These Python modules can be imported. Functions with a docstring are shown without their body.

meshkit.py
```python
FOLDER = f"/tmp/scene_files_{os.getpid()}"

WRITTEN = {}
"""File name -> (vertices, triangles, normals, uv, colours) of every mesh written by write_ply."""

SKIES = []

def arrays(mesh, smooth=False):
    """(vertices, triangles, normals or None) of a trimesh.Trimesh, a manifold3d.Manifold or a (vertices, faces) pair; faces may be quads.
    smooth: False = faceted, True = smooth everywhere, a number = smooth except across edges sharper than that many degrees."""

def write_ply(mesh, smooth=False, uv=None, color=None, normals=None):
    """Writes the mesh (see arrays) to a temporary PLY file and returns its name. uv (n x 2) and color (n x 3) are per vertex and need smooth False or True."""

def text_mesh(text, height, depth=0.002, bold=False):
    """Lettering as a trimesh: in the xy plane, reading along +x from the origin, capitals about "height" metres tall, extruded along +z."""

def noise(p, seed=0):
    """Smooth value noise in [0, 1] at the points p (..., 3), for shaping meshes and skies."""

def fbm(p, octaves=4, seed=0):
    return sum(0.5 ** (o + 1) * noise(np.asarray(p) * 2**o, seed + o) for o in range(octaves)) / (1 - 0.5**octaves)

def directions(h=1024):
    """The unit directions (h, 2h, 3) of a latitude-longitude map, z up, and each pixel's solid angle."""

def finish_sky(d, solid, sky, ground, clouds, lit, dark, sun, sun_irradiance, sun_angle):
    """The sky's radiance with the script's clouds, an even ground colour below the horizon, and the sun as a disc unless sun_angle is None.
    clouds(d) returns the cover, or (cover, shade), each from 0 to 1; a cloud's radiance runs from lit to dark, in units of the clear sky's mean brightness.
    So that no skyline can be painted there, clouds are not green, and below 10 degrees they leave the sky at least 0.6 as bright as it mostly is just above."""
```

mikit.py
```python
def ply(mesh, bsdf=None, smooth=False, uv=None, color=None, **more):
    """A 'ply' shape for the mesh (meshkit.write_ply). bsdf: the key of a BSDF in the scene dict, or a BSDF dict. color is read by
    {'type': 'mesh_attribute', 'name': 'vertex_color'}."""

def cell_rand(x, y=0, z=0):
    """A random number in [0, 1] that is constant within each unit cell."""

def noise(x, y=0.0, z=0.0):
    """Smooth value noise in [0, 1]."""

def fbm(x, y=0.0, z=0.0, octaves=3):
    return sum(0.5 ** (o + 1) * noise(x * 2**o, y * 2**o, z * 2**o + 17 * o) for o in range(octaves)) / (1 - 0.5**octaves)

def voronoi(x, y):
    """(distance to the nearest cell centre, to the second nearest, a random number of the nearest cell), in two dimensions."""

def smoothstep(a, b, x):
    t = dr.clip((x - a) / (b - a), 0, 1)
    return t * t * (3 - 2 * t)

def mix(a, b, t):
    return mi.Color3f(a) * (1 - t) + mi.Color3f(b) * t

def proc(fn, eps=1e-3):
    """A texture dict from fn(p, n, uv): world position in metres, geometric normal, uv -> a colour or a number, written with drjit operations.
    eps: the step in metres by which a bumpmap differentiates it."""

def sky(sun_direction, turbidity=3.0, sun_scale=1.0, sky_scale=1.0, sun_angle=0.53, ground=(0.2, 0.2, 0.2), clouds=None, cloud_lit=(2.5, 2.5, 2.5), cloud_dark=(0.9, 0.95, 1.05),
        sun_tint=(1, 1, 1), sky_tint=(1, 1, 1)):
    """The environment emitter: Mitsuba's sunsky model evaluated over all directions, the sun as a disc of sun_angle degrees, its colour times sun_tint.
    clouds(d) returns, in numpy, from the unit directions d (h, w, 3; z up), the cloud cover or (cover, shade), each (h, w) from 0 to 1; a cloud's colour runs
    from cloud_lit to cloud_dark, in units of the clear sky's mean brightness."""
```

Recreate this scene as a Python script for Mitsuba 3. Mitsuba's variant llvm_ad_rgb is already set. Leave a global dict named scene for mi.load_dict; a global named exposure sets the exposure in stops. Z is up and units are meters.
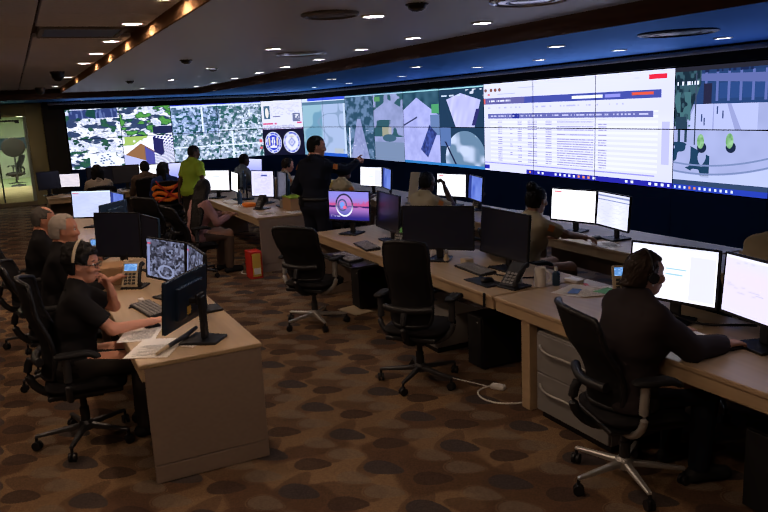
import math, random
import numpy as np, trimesh, drjit as dr, mitsuba as mi
import mikit, meshkit
from mikit import noise, fbm, cell_rand, smoothstep, mix, proc, ply

random.seed(7)
T = mi.ScalarTransform4f
scene, labels = {}, {}

# ------------------------------------------------------------------ camera, exposure
# Room axes: +Y runs along the desk rows to the far wall, +X points at the long video wall, z is up. The photographer stands at (0, 0, 2.1).
PSI, PITCH, ROLL, FOCAL = 0.45434, 0.20115, -0.04920, 735.5
_f = np.array([math.sin(PSI) * math.cos(PITCH), math.cos(PSI) * math.cos(PITCH), -math.sin(PITCH)])
_r = np.array([math.cos(PSI), -math.sin(PSI), 0.0])
_u = np.cross(_r, _f)
_up = -_r * math.sin(ROLL) + _u * math.cos(ROLL)
scene['camera'] = {'type': 'perspective', 'fov': 2 * math.degrees(math.atan(384 / FOCAL)), 'fov_axis': 'x', 'near_clip': 0.05, 'far_clip': 200.0,
                   'to_world': T().look_at(origin=[0, 0, 2.1], target=(np.array([0, 0, 2.1]) + _f).tolist(), up=_up.tolist())}
exposure = 0.3
# ------------------------------------------------------------------ light levels (radiance)
L_WARM = (118.0, 84.0, 60.0)        # the row of warm downlights in the tile ceiling
L_DIM = (24.0, 25.0, 28.0)            # dimmed downlights of the middle ceiling
L_PERIM = (12.0, 12.0, 13.0)          # dimmed downlights in front of the video wall
L_OFFICE = (13.0, 14.5, 11.0)         # fluorescent panels of the room behind the glass
WALL_GAIN, MON_GAIN = 0.99, 1.0

# ------------------------------------------------------------------ heights and plan of the room
Z_PERIM, Z_MID, Z_TILE = 2.61, 2.735, 2.83
X_STEP1, X_STEP2, Y_STEP = 1.11, 4.22, 18.5
VZ0, VZ1 = 0.83, 2.40              # video wall bottom and top
WALLPTS = [(1.30, 21.2), (2.65, 21.22), (4.0, 21.24), (5.3, 21.24), (6.6, 21.22), (7.5, 20.2), (7.63, 18.95), (7.74, 17.7), (7.82, 16.2), (7.86, 14.76),
           (7.87, 13.2), (7.86, 11.58), (7.84, 10.10), (7.81, 8.58), (7.76, 7.05), (7.70, 5.60), (7.66, 4.15)]


# ------------------------------------------------------------------ materials
def rgb(c):
    return {'type': 'rgb', 'value': [float(x) for x in c]}


def two(d):
    return {'type': 'twosided', 'bsdf': d}


def plastic(key, c, rough=0.35, spec=0.5, metal=0.0, sheen=0.0):
    scene[key] = two({'type': 'principled', 'base_color': rgb(c) if isinstance(c, (tuple, list)) else c, 'roughness': rough, 'specular': spec, 'metallic': metal, 'sheen': sheen})


def matte(key, c):
    scene[key] = two({'type': 'diffuse', 'reflectance': rgb(c) if isinstance(c, (tuple, list)) else c})


def carpet_fn(p, n, uv):
    s = 0.53
    x, y = p.x / s, p.y / s
    c = mix((.20, .125, .068), (.150, .090, .048), fbm(p.x * 2.1, p.y * 2.1, 0, 2))
    c = mix(c, (.095, .052, .030), smoothstep(.52, .66, noise(p.x * 3.3 + 9, p.y * 3.9)))

    def oval(cx, cy, a, b, ang, col, cc, k):
        best = mi.Float(9)
        ca, sa = math.cos(ang), math.sin(ang)
        dx, dy = x - cx, y - cy
        dx, dy = dx - dr.round(dx), dy - dr.round(dy)
        u, v = dx * ca + dy * sa, -dx * sa + dy * ca
        w = b * (1 - 0.35 * u / a)
        best = dr.sqrt(dr.square(u / a) + dr.square(v / w))
        return mix(cc, col, (1 - smoothstep(.94, 1.0, best)) * k), best

    # swooshes, then pale ovals, then dark ones
    c, _ = oval(.70, .62, .42, .20, 2.3, (.080, .044, .028), c, .65)
    c, _ = oval(.20, .02, .36, .16, .7, (.080, .044, .028), c, .6)
    c, e = oval(.00, .40, .225, .135, -.70, (.160, .122, .088), c, .65)
    c, e2 = oval(.845, .83, .215, .130, -.95, (.160, .122, .088), c, .65)
    for q in (e, e2):
        c = mix(c, (.24, .17, .10), smoothstep(1.02, 1.06, q) * (1 - smoothstep(1.08, 1.13, q)) * .30)
    c, d1 = oval(.225, .865, .25, .150, -.92, (.046, .038, .038), c, .9)
    c, d2 = oval(.575, .375, .225, .145, -.60, (.052, .032, .025), c, .9)
    return c * (0.8 + 0.4 * noise(p.x * 160, p.y * 160))


def wood_fn(p, n, uv):
    g = fbm(p.x * 38 + noise(p.y * 2) * 2, p.y * 2.2, p.z * 30, 3)
    return mix((.46, .33, .20), (.37, .255, .15), g)


def laminate_fn(p, n, uv):
    return mix((.27, .205, .165), (.235, .178, .142), fbm(p.x * 60, p.y * 60, p.z * 60, 2))


def tile_fn(p, n, uv):
    return mix((.80, .82, .90), (.70, .72, .80), smoothstep(.45, .75, noise(p.x * 90, p.y * 90)) * .5 + noise(p.x * 1.3, p.y * 1.3) * .4)


def office_floor_fn(p, n, uv):
    return mix((.42, .33, .20), (.34, .40, .24), smoothstep(26.6, 27.0, p.y)) * (0.9 + 0.2 * noise(p.x * 3, p.y * 9))


plastic('m_carpet', proc(carpet_fn), .95, .1)
plastic('m_wood', proc(wood_fn), .38, .4)
plastic('m_laminate', proc(laminate_fn), .5, .3)
matte('m_tile', proc(tile_fn))
matte('m_tile_grid', (.10, .085, .08))
plastic('m_mid_ceiling', (.66, .74, .92), .42, .5)  # bluish cast of the screens mixed into the base colour
scene['m_perim_ceiling'] = two({'type': 'blendbsdf', 'weight': .5, 'a': {'type': 'diffuse', 'reflectance': rgb((.10, .36, .95))}, 'b': {'type': 'roughconductor', 'alpha': .30, 'specular_reflectance': rgb((.15, .32, .68))}})  # blue light of the screens put into the paint and reflectance
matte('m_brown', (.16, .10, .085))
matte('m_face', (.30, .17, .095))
matte('m_navy', (.012, .028, .075))
matte('m_darkwall', (.050, .042, .031))
matte('m_olive', (.42, .34, .16))
matte('m_officewall', (.52, .55, .46))
matte('m_officefloor', proc(office_floor_fn))
matte('m_sill', (.36, .27, .16))
plastic('m_black', (.009, .009, .011), .45, .4)
plastic('m_black_soft', (.010, .010, .011), .75, .3)
plastic('m_fabric_black', (.011, .010, .011), .9, .15)
plastic('m_offscreen', (.016, .018, .034), .25, .5)
plastic('m_print', (.46, .44, .42), .8, .1)
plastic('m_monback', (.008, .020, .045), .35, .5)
plastic('m_bluish', (.018, .050, .10), .35, .5)  # on monitor backs this blue stands for light from the video wall
plastic('m_silver', (.50, .49, .47), .38, .5, .7)
plastic('m_darkmetal', (.05, .05, .055), .4, .5, .5)
plastic('m_rail', (.55, .55, .56), .45, .5)
plastic('m_white', (.72, .70, .66), .45, .4)
plastic('m_beige', (.50, .40, .27), .5, .4)
plastic('m_paper', (.78, .74, .68), .8, .1)
plastic('m_grey', (.20, .19, .185), .5, .4)
plastic('m_red', (.55, .03, .02), .5, .4)
plastic('m_yellow', (.62, .42, .08), .5, .4)
plastic('m_green', (.10, .42, .08), .5, .4)
plastic('m_cardboard', (.36, .21, .11), .8, .2)
plastic('m_orange', (.85, .22, .03), .8, .2)
matte('m_lens_blue_reflection', (.22, .32, .56))  # blue reflection of the screens painted as a matte colour
plastic('m_bluebook', (.05, .14, .42), .5, .4)
plastic('m_cup', (.70, .66, .62), .4, .4)
plastic('m_reflector', (.55, .60, .68), .18, .6, .4)
plastic('m_skin_light', (.55, .25, .16), .5, .35)
plastic('m_skin_tan', (.34, .17, .10), .5, .35)
plastic('m_skin_dark', (.075, .036, .024), .45, .4)
plastic('m_hair_black', (.007, .006, .006), .6, .2)
plastic('m_hair_brown', (.022, .012, .008), .55, .25)
plastic('m_hair_grey', (.36, .31, .27), .6, .3)
plastic('m_hair_saltpepper', (.085, .075, .068), .6, .3)
plastic('m_cloth_black', (.013, .012, .013), .9, .1)
plastic('m_cloth_navy', (.011, .013, .022), .9, .1)
plastic('m_cloth_blazer', (.028, .022, .024), .9, .1)
plastic('m_cloth_khaki', (.44, .34, .20), .9, .1)
plastic('m_cloth_pink', (.30, .165, .165), .9, .1)
plastic('m_cloth_tan', (.10, .066, .048), .9, .1)
plastic('m_cloth_lime', (.27, .40, .04), .85, .1)
plastic('m_cloth_grey', (.20, .23, .25), .9, .1)
plastic('m_cloth_blue', (.025, .045, .16), .9, .1)
plastic('m_cloth_pale', (.34, .28, .22), .9, .1)
plastic('m_cloth_dark', (.030, .026, .024), .9, .1)
plastic('m_patch', (.70, .22, .04), .7, .2)
plastic('m_eye', (.75, .72, .70), .25, .5)
plastic('m_lips', (.32, .10, .08), .5, .4)
scene['m_glass'] = {'type': 'thindielectric', 'int_ior': 1.5}
scene['m_emit'] = {'type': 'diffuse', 'reflectance': rgb((.03, .03, .03))}

# ------------------------------------------------------------------ what the screens show: uv.x = number of the picture + position in it
W = lambda a: mi.Color3f(*[float(v) for v in a])


def box_mask(u, v, u0, u1, v0, v1):
    return dr.select((u > u0) & (u < u1) & (v > v0) & (v < v1), 1.0, 0.0)


def put(c, col, m):
    return mix(c, col, m)


def lines(u, v, rows, cols, seed, thick=.42, fill=.45):
    """Rows of grey dashes, like text too small to read."""
    r = dr.floor(v * rows)
    f = v * rows - r
    on = (dr.abs(f - .5) < thick * .5) & (cell_rand(dr.floor(u * cols), r, seed) < fill)
    return dr.select(on, 1.0, 0.0)


def wall_fn(p, n, uv):
    i = dr.floor(uv.x)
    u, v = uv.x - i, uv.y
    # 0..3 rooftop cameras
    b = fbm(u * 4.5 + v * 3 + i * 7.3, v * 6.5 - u * 2, i * 3 + 1, 3)
    city = mix((.035, .06, .13), (.95, .97, 1.05), smoothstep(.37, .45, b))
    city = mix(city, (.05, .08, .15), dr.select((cell_rand(dr.floor(u * 26 + v * 9), dr.floor(v * 18 - u * 5), i) > .90), .75, 0.0))
    city = mix(city, (.62, .66, .86), smoothstep(.50, .60, fbm(u * 5 + 9, v * 5, i + 8, 2)) * smoothstep(.44, .5, b) * .7)
    g = fbm(u * 7 + i * 3.1 + 40, v * 7, i + 5, 3)
    city = mix(city, (.015, .07, .055), smoothstep(.56, .62, g))
    city = mix(city, (.10, .36, .06), smoothstep(.64, .70, g) * dr.select((i == 1) | (i == 3), .9, .12))
    city = city * (.72 + .5 * noise(u * 70 + v * 20, v * 50, i))
    c0 = put(city, mix((.03, .05, .16), (.12, .17, .36), dr.select(noise(u * 46, v * 4) > .55, 1.0, 0.0)), box_mask(u, v, .06, .97, .66 + .02, .97))
    c0 = put(c0, (.01, .06, .05), smoothstep(.46, .52, noise(u * 9, v * 5)) * box_mask(u, v, .05, .55, .60, .97))
    c1 = put(city, (.015, .02, .07), box_mask(u, v, .62, 1, .04, .30))
    c2 = put(city, (.9, .93, 1.0), box_mask(u, v, .35, .86, .05, .50))
    cars = dr.select((cell_rand(dr.floor((u + v * .5) * 16), dr.floor((v - u * .3) * 12), 4) > .55), 1.0, 0.0)
    fu, fv = (u + v * .5) * 16, (v - u * .3) * 12
    cars = cars * dr.select((fu - dr.floor(fu) > .35) & (fv - dr.floor(fv) > .45), 1.0, 0.0)
    c2 = put(c2, (.06, .12, .22), cars * box_mask(u, v, .40, .82, .08, .46))
    d3 = v - (.75 - dr.abs(u - .35) * 1.15)
    c3 = mix((1.0, 1.0, 1.08), (.30, .14, .055), dr.select((d3 < 0) & (u < .60), 1.0, 0.0))
    c3 = put(c3, (.50, .52, .80), dr.select(v < .40 - u * .62, 1.0, 0.0))
    c3 = put(c3, (.08, .08, .33), dr.select((v < .42 - (u - .60) * 1.2) & (u > .42) & (u < .62), 1.0, 0.0))
    ang = dr.atan2(v + .10, u - .50)
    rad = dr.sqrt(dr.square(u - .50) + dr.square(v + .10))
    fa, fr_ = ang * 15 + rad * 2, rad * 11
    fan = dr.select((fa - dr.floor(fa) > .42) & (fr_ - dr.floor(fr_) > .32), 1.0, 0.0)
    c3 = put(c3, mix((1.0, 1.0, 1.08), (.03, .03, .16), fan), box_mask(u, v, .60, 1, .0, 1))
    c3 = put(c3, (.02, .02, .10), dr.select((u > .60) & (u < .80) & (v > .42 - (u - .60)) & (v < 1.25 - u * .5) & (ang > 1.0), 1.0, 0.0))
    c3 = put(c3, (.38, .55, .12), smoothstep(.45, .55, noise(u * 9, v * 6, 8)) * dr.select((v > .70) & (u < .5) & (d3 > .12), 1.0, 0.0))
    # 4 aerial map
    r1 = fbm(u * 30, v * 20, 2, 3)
    lot = cell_rand(dr.floor(u * 42 + noise(u * 9, v * 9) * 2), dr.floor(v * 30 + noise(v * 7, u * 8) * 2), 6)
    c4 = mix((.10, .17, .21), (.50, .58, .70), smoothstep(.36, .66, r1))
    c4 = mix(c4, (.85, .92, 1.0), dr.select(lot > .78, .8, 0.0))
    c4 = mix(c4, (.03, .12, .11), smoothstep(.58, .66, fbm(u * 34 + 5, v * 24 + 2, 9, 2)))
    c4 = c4 * mix((1, 1, 1), (.72, .80, .98), box_mask(u, v, .0, .52, .48, .94))
    c4 = put(c4, (.80, .88, .98), dr.maximum(box_mask(u, v, .325, .345, .5, .95), dr.maximum(box_mask(u, v, .64, .66, .0, .50), box_mask(u, v, 0, 1, .235, .26))))
    c4 = put(c4, (.70, .80, .90), dr.maximum(box_mask(u, v, .5, 1, .51, .525), box_mask(u, v, 0, 1, .955, .985)))
    c4 = put(c4, (.03, .05, .50), box_mask(u, v, 0, 1, .985, 1.1))
    c4 = put(c4, (.70, .10, .12), dr.maximum(box_mask(u, v, .955, .99, .25, .31), box_mask(u, v, .96, .99, .13, .17)))
    c4 = c4 * (.75 + .45 * noise(u * 120, v * 80, 3))
    # 5 record page
    c5 = mix((.78, .78, .92), (.50, .50, .68), lines(u, v, 22, 30, 5, .4, .35) * box_mask(u, v, .22, .92, .46, .92))
    c5 = put(c5, (.06, .13, .20), box_mask(u, v, .06, .21, .34, .82))
    c5 = put(c5, (.85, .80, .70), 1 - smoothstep(.9, 1.0, dr.sqrt(dr.square((u - .135) / .045) + dr.square((v - .56) / .2))))
    c5 = put(c5, (.25, .25, .42), box_mask(u, v, .28, .46, .40, .44))
    c5 = put(c5, (.16, .18, .30), box_mask(u, v, .76, .94, .22, .52))
    c5 = put(c5, (.75, .75, .80), dr.select(noise(u * 26, v * 16, 3) > .52, 1.0, 0.0) * box_mask(u, v, .79, .92, .27, .48))
    c5 = put(c5, (.72, .10, .22), dr.maximum(box_mask(u, v, .02, .36, .13, .19) * dr.select(noise(u * 40, 2) > .3, 1.0, .0), box_mask(u, v, .86, .97, .14, .20)))
    c5 = put(c5, (.30, .30, .46), lines(u, v, 26, 60, 2, .6, .6) * box_mask(u, v, .03, .80, .00, .10))
    # 6 two round seals on black
    c6 = W((.006, .006, .02))
    c6 = put(c6, (.16, .03, .14), box_mask(u, v, 0, 1, .965, 1.1))
    c6 = put(c6, mix((.75, .75, .90), (.20, .20, .40), lines(u, v, 30, 50, 2, .5, .6)), box_mask(u, v, .03, .97, .975, 1.1))
    for k, cx in enumerate((.245, .70)):
        dx, dy = (u - cx) / .205, (v - .475) / .40
        rr = dr.sqrt(dx * dx + dy * dy)
        an = dr.atan2(dy, dx)
        ring = mix((.10, .13, .55), (.75, .78, .95), dr.select(noise(an * 9 + 30, 2) > .55, 1.0, 0.0) * dr.select((rr > .80) & (rr < .90), 1.0, 0.0))
        if k == 0:
            inner = W((.04, .06, .55))
            inner = put(inner, (.82, .80, .86), dr.maximum(box_mask(dx, dy, -.15, .15, -.50, .50), box_mask(dx, dy, -.42, .42, -.50, -.30)))
            inner = put(inner, (.70, .62, .35), dr.maximum(box_mask(dx, dy, -.58, -.38, -.25, .48), box_mask(dx, dy, .38, .58, -.25, .48)))
            inner = put(inner, (.85, .85, .92), dr.select((dr.square(dx) + dr.square(dy - .1)) < .05, 1.0, 0.0))
            inner = put(inner, (.12, .14, .50), box_mask(dx, dy, -.05, .05, -.25, .40))
        else:
            inner = W((.80, .80, .88))
            di = dr.abs(dx) + dr.abs(dy)
            inner = put(inner, (.20, .24, .58), dr.select((di < .46) & (di > .30), 1.0, 0.0))
            inner = put(inner, (.35, .37, .60), dr.select((di < .16), 1.0, 0.0))
            inner = put(inner, (.55, .52, .30), box_mask(dx, dy, -.28, .28, .48, .60))
        m6 = mix(ring, inner, 1 - smoothstep(.70, .74, rr))
        m6 = put(m6, (.85, .86, .95), smoothstep(.70, .72, rr) * (1 - smoothstep(.76, .78, rr)))
        m6 = put(m6, (.85, .85, .90), smoothstep(.93, .95, rr))
        c6 = put(c6, m6, 1 - smoothstep(.98, 1.02, rr))
    # 7 pale map with a blue title bar
    b7 = fbm(u * 3 + 3, v * 3.4, 4, 2)
    c7 = mix((.16, .34, .44), (.30, .50, .56), smoothstep(.44, .50, b7 - u * .1))
    c7 = mix(c7, (.40, .50, .68), smoothstep(.46, .48, u))
    c7 = put(c7, (.22, .32, .44), (1 - smoothstep(.004, .010, dr.abs(noise(u * 3.1, v * 3.4, 7) - .5) * .25)) * .8)
    c7 = put(c7, (.55, .66, .78), box_mask(u, v, .955, 1, .0, .92))
    c7 = put(c7, (.10, .20, .28), box_mask(u, v, 0, 1, .885, .945))
    c7 = put(c7, (.04, .08, .62), box_mask(u, v, .14, 1, .955, 1.1))
    c7 = put(c7, (.70, .78, .92), dr.maximum(box_mask(u, v, 0, 1, .94, .955), box_mask(u, v, 0, .14, .955, 1.1)))
    c7 = put(c7, (.02, .10, .50), box_mask(u, v, .40, 1, .0, .055))
    c7 = put(c7, (.45, .50, .50), box_mask(u, v, .72, .92, .06, .14))
    # 8 two street cameras side by side
    f8 = smoothstep(.36, .66, fbm(u * 22, v * 16, 11, 3))
    c8a = mix((.025, .075, .12), (.13, .22, .34), f8)
    road = dr.abs(u - .24) - (.03 + (.62 - v) * .22)
    c8a = put(c8a, mix((.19, .22, .40), (.36, .40, .62), fbm(u * 22, v * 14, 2, 3)), dr.select((road < 0) & (v < .62), 1.0, 0.0))
    c8a = put(c8a, (.75, .80, .95), dr.select((dr.abs(u - (.065 - (.5 - v) * .02)) < .012) & (v < .5), 1.0, 0.0))
    c8a = put(c8a, (.72, .76, .92), dr.select((noise(u * 30, v * 40, 2) > .93) & (v < .5), .8, 0.0))
    c8b = mix((.36, .40, .64), (.22, .26, .42), fbm(u * 14, v * 11, 3, 3))
    c8b = put(c8b, (.03, .10, .12), smoothstep(.45, .52, noise(u * 14, v * 12, 5)) * dr.select(v > .90 - dr.abs(u - .76) * .6, 1.0, 0.0))
    c8b = put(c8b, (.10, .30, .12), box_mask(u, v, .52, .62, .88, .95))
    c8b = put(c8b, (.03, .10, .12), smoothstep(.35, .5, noise(u * 14, v * 9, 8)) * box_mask(u, v, .48, 1, .36, .60))
    c8b = put(c8b, (.55, .50, .30), box_mask(u, v, .64, .80, .36, .50) * .6)
    c8b = put(c8b, (.05, .12, .17), 1 - smoothstep(.9, 1, dr.sqrt(dr.square((u - .76) / .12) + dr.square((v - .34) / .06))))
    c8b = put(c8b, (.19, .26, .38), box_mask(u, v, .5, 1, .0, .28))
    c8 = mix(c8a, c8b, dr.select(u > .5, 1.0, 0.0))
    c8 = put(c8, (.40, .62, .75), box_mask(u, v, 0, 1, .975, .99))
    c8 = put(c8, (.03, .10, .16), box_mask(u, v, 0, 1, .99, 1.1))
    # 9 car park cameras
    ua, ub = u * 2, u * 2 - 1
    c9a = mix((.32, .34, .64), (.50, .52, .86), fbm(ua * 9, v * 12, 5, 3))
    c9a = put(c9a, mix((.01, .05, .08), (.05, .13, .18), noise(ua * 9, v * 14)), dr.select(v > .90 - dr.abs(ua - .40) * .42, 1.0, 0.0))
    c9a = put(c9a, (.08, .36, .14), box_mask(ua, v, .80, .99, .68, .80))
    c9a = put(c9a, (.14, .22, .40), box_mask(ua, v, .76, 1, .40, .66))
    c9a = put(c9a, (.05, .06, .14), dr.select((dr.abs(v - .52 - (ua - .0) * .28) < .012) & (ua < .4), 1.0, 0.0))
    tx, ty = (ua - .70) * .8 + (v - .31) * -.62, (ua - .70) * .5 + (v - .31) * .9
    c9a = put(c9a, mix((.02, .03, .12), (.06, .10, .38), noise(tx * 30, ty * 30)), 1 - smoothstep(.92, 1.0, dr.maximum(dr.abs(tx) / .115, dr.abs(ty) / .22)))
    c9b = W((.015, .045, .09))
    t = (.97 - v) / .47
    rgt = dr.select((ub > .10 + t * .28) & (ub < 1.0 - t * .20) & (v > .5) & (v < .92 - dr.abs(ub - .5) * .22), 1.0, 0.0)
    c9b = put(c9b, mix((.46, .46, .82), (.66, .66, .92), noise(ub * 16 + t * 3, v * 5, 7)), rgt)
    c9b = put(c9b, (.03, .03, .14), dr.select((dr.abs(ub - .82 - (v - .6) * .5) < .04) & (v > .52) & (v < .72), 1.0, 0.0))
    c9b = put(c9b, (.70, .72, .80), dr.select(noise(ub * 18, v * 24, 6) > .66, 1.0, 0.0) * box_mask(ub, v, .62, 1, .86, .96))
    c9b = put(c9b, (.60, .70, .80), dr.select(noise(ub * 30, 2) > .5, 1.0, 0.0) * box_mask(ub, v, .05, .5, .885, .905))
    dome = dr.sqrt(dr.square((ub - .58) / .46) + dr.square((v - .10) / .36))
    c9b = put(c9b, mix((.14, .24, .34), (.58, .66, .80), smoothstep(.35, .65, noise(ub * 7, v * 9, 9))), dr.select((dome < 1) & (v < .49), 1.0, 0.0))
    c9b = put(c9b, (.10, .18, .38), box_mask(ub, v, .0, .26, .26, .50))
    c9b = put(c9b, (.01, .015, .05), dr.select((dr.abs(ub - .12 - (.32 - v) * .85) < .02) & (v < .32), 1.0, 0.0))
    c9 = mix(c9a, c9b, dr.select(u > .5, 1.0, 0.0))
    c9 = put(c9, (.35, .70, .70), box_mask(u, v, 0, 1, .975, .99))
    c9 = put(c9, (.03, .20, .48), box_mask(u, v, 0, 1, .0, .035))
    # 10 the table of records
    row = dr.floor(v * 42)
    c10 = mix((.80, .80, .97), (.72, .72, .96), noise(u * 4, v * 6))
    tb = box_mask(u, v, .045, .94, .11, .66)
    c10 = put(c10, (.90, .90, 1.0), tb * dr.select(row - 2 * dr.floor(row / 2) > .5, .7, 0.0))
    cols = mi.Float(0)
    for a, bb, k in ((.10, .13, 0), (.185, .20, 1), (.235, .262, 2), (.30, .355, 3), (.405, .44, 4), (.47, .66, 5), (.68, .72, 6)):
        cols = dr.maximum(cols, box_mask(u, v, a, bb, .12, .58) * dr.select(cell_rand(row, k, 3) > (.25 if k != 1 else .6), 1.0, 0.0) * dr.select(noise(u * 130, row) > .25, 1.0, .5))
    fr = v * 42 - row
    c10 = put(c10, (.33, .30, .55), cols * dr.select(dr.abs(fr - .5) < .22, 1.0, 0.0) * .85)
    c10 = put(c10, (.13, .12, .33), box_mask(u, v, .0, .95, .765, .835))
    c10 = put(c10, (.06, .08, .36), box_mask(u, v, .28, .95, .765, .835))
    c10 = put(c10, (.80, .80, .95), dr.select(noise(u * 220, 5) > .45, 1.0, 0.0) * box_mask(u, v, .03, .19, .79, .81))
    c10 = put(c10, (.90, .92, .98), box_mask(u, v, .55, .70, .785, .815))
    c10 = put(c10, (.30, .30, .75), box_mask(u, v, .71, .78, .785, .815))
    c10 = put(c10, (.80, .10, .05), box_mask(u, v, .83, .92, .795, .82))
    c10 = put(c10, (.14, .15, .40), box_mask(u, v, .03, .92, .60, .655))
    c10 = put(c10, (.02, .03, .28), box_mask(u, v, .20, .245, .60, .655))
    c10 = put(c10, (.75, .75, .95), dr.select(noise(u * 170, 9) > .5, 1.0, 0.0) * box_mask(u, v, .05, .90, .62, .636) * .7)
    c10 = put(c10, (.40, .40, .70), dr.select(noise(u * 120, 4) > .62, 1.0, 0.0) * box_mask(u, v, .03, .80, .715, .73) * .7)
    for cx in (.015, .055, .085, .115):
        c10 = put(c10, (.24, .09, .06), 1 - smoothstep(.8, 1.0, dr.sqrt(dr.square((u - cx) / .011) + dr.square((v - .925) / .022))))
    c10 = put(c10, (.75, .12, .10), dr.maximum(box_mask(u, v, .0, .012, .77, .83), box_mask(u, v, .03, .045, .865, .885)))
    c10 = put(c10, (.50, .52, .72), dr.maximum(box_mask(u, v, .10, .22, .872, .880), box_mask(u, v, .24, .34, .93, .936)))
    c10 = put(c10, (.85, .02, .05), box_mask(u, v, .90, .97, .925, .965))
    c10 = put(c10, (.70, .72, .85), box_mask(u, v, .84, .86, .935, .95))
    c10 = put(c10, (.35, .33, .75), box_mask(u, v, 0, .93, .088, .100))
    c10 = put(c10, (.55, .55, .90), box_mask(u, v, .955, .985, .20, .56))
    c10 = put(c10, (.02, .02, .36), dr.maximum(box_mask(u, v, .29, 1, -.1, .048), box_mask(u, v, .0, .035, .02, .065)))
    ic = dr.floor(u * 40)
    c10 = put(c10, mix((.85, .88, 1.0), (.90, .30, .10), dr.select(cell_rand(ic, 3, 3) > .78, 1.0, 0.0)), dr.select((cell_rand(ic, 1, 1) > .45) & (dr.abs(u * 40 - ic - .5) < .22), 1.0, 0.0) * box_mask(u, v, .30, .99, .012, .036))
    # 11 plaza in front of an office building
    uo = u
    u = u * 2.06
    c11 = mix((.36, .40, .62), (.42, .46, .70), noise(u * 9, v * 12, 3))
    c11 = put(c11, mix((.50, .54, .80), (.33, .36, .60), dr.select(noise((u - .45) / (1.02 - v) * 4, 3) > .62, 1.0, 0.0)), box_mask(u, v, .18, .90, .50, .72))
    c11 = put(c11, (.02, .055, .16), box_mask(u, v, 0, 2.2, .70, .98))
    colm = u * 8.2 + .2
    c11 = put(c11, (.12, .16, .40), dr.select((colm - dr.floor(colm) < .22) & (u > .28), 1.0, 0.0) * box_mask(u, v, .2, 2.2, .72, .95))
    c11 = put(c11, (.025, .07, .22), box_mask(u, v, .50, 2.2, .74, .86) * .8 * dr.select(colm - dr.floor(colm) > .24, 1.0, 0.0))
    c11 = put(c11, (.12, .15, .36), box_mask(u, v, .24, 2.2, .885 + (u - .24) * -.05, .940 - (u - .24) * .03))
    c11 = put(c11, (.01, .02, .07), dr.select(noise(u * 40, 3) > .5, 1.0, .3) * box_mask(u, v, .24, 2.2, .945, .99))
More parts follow.
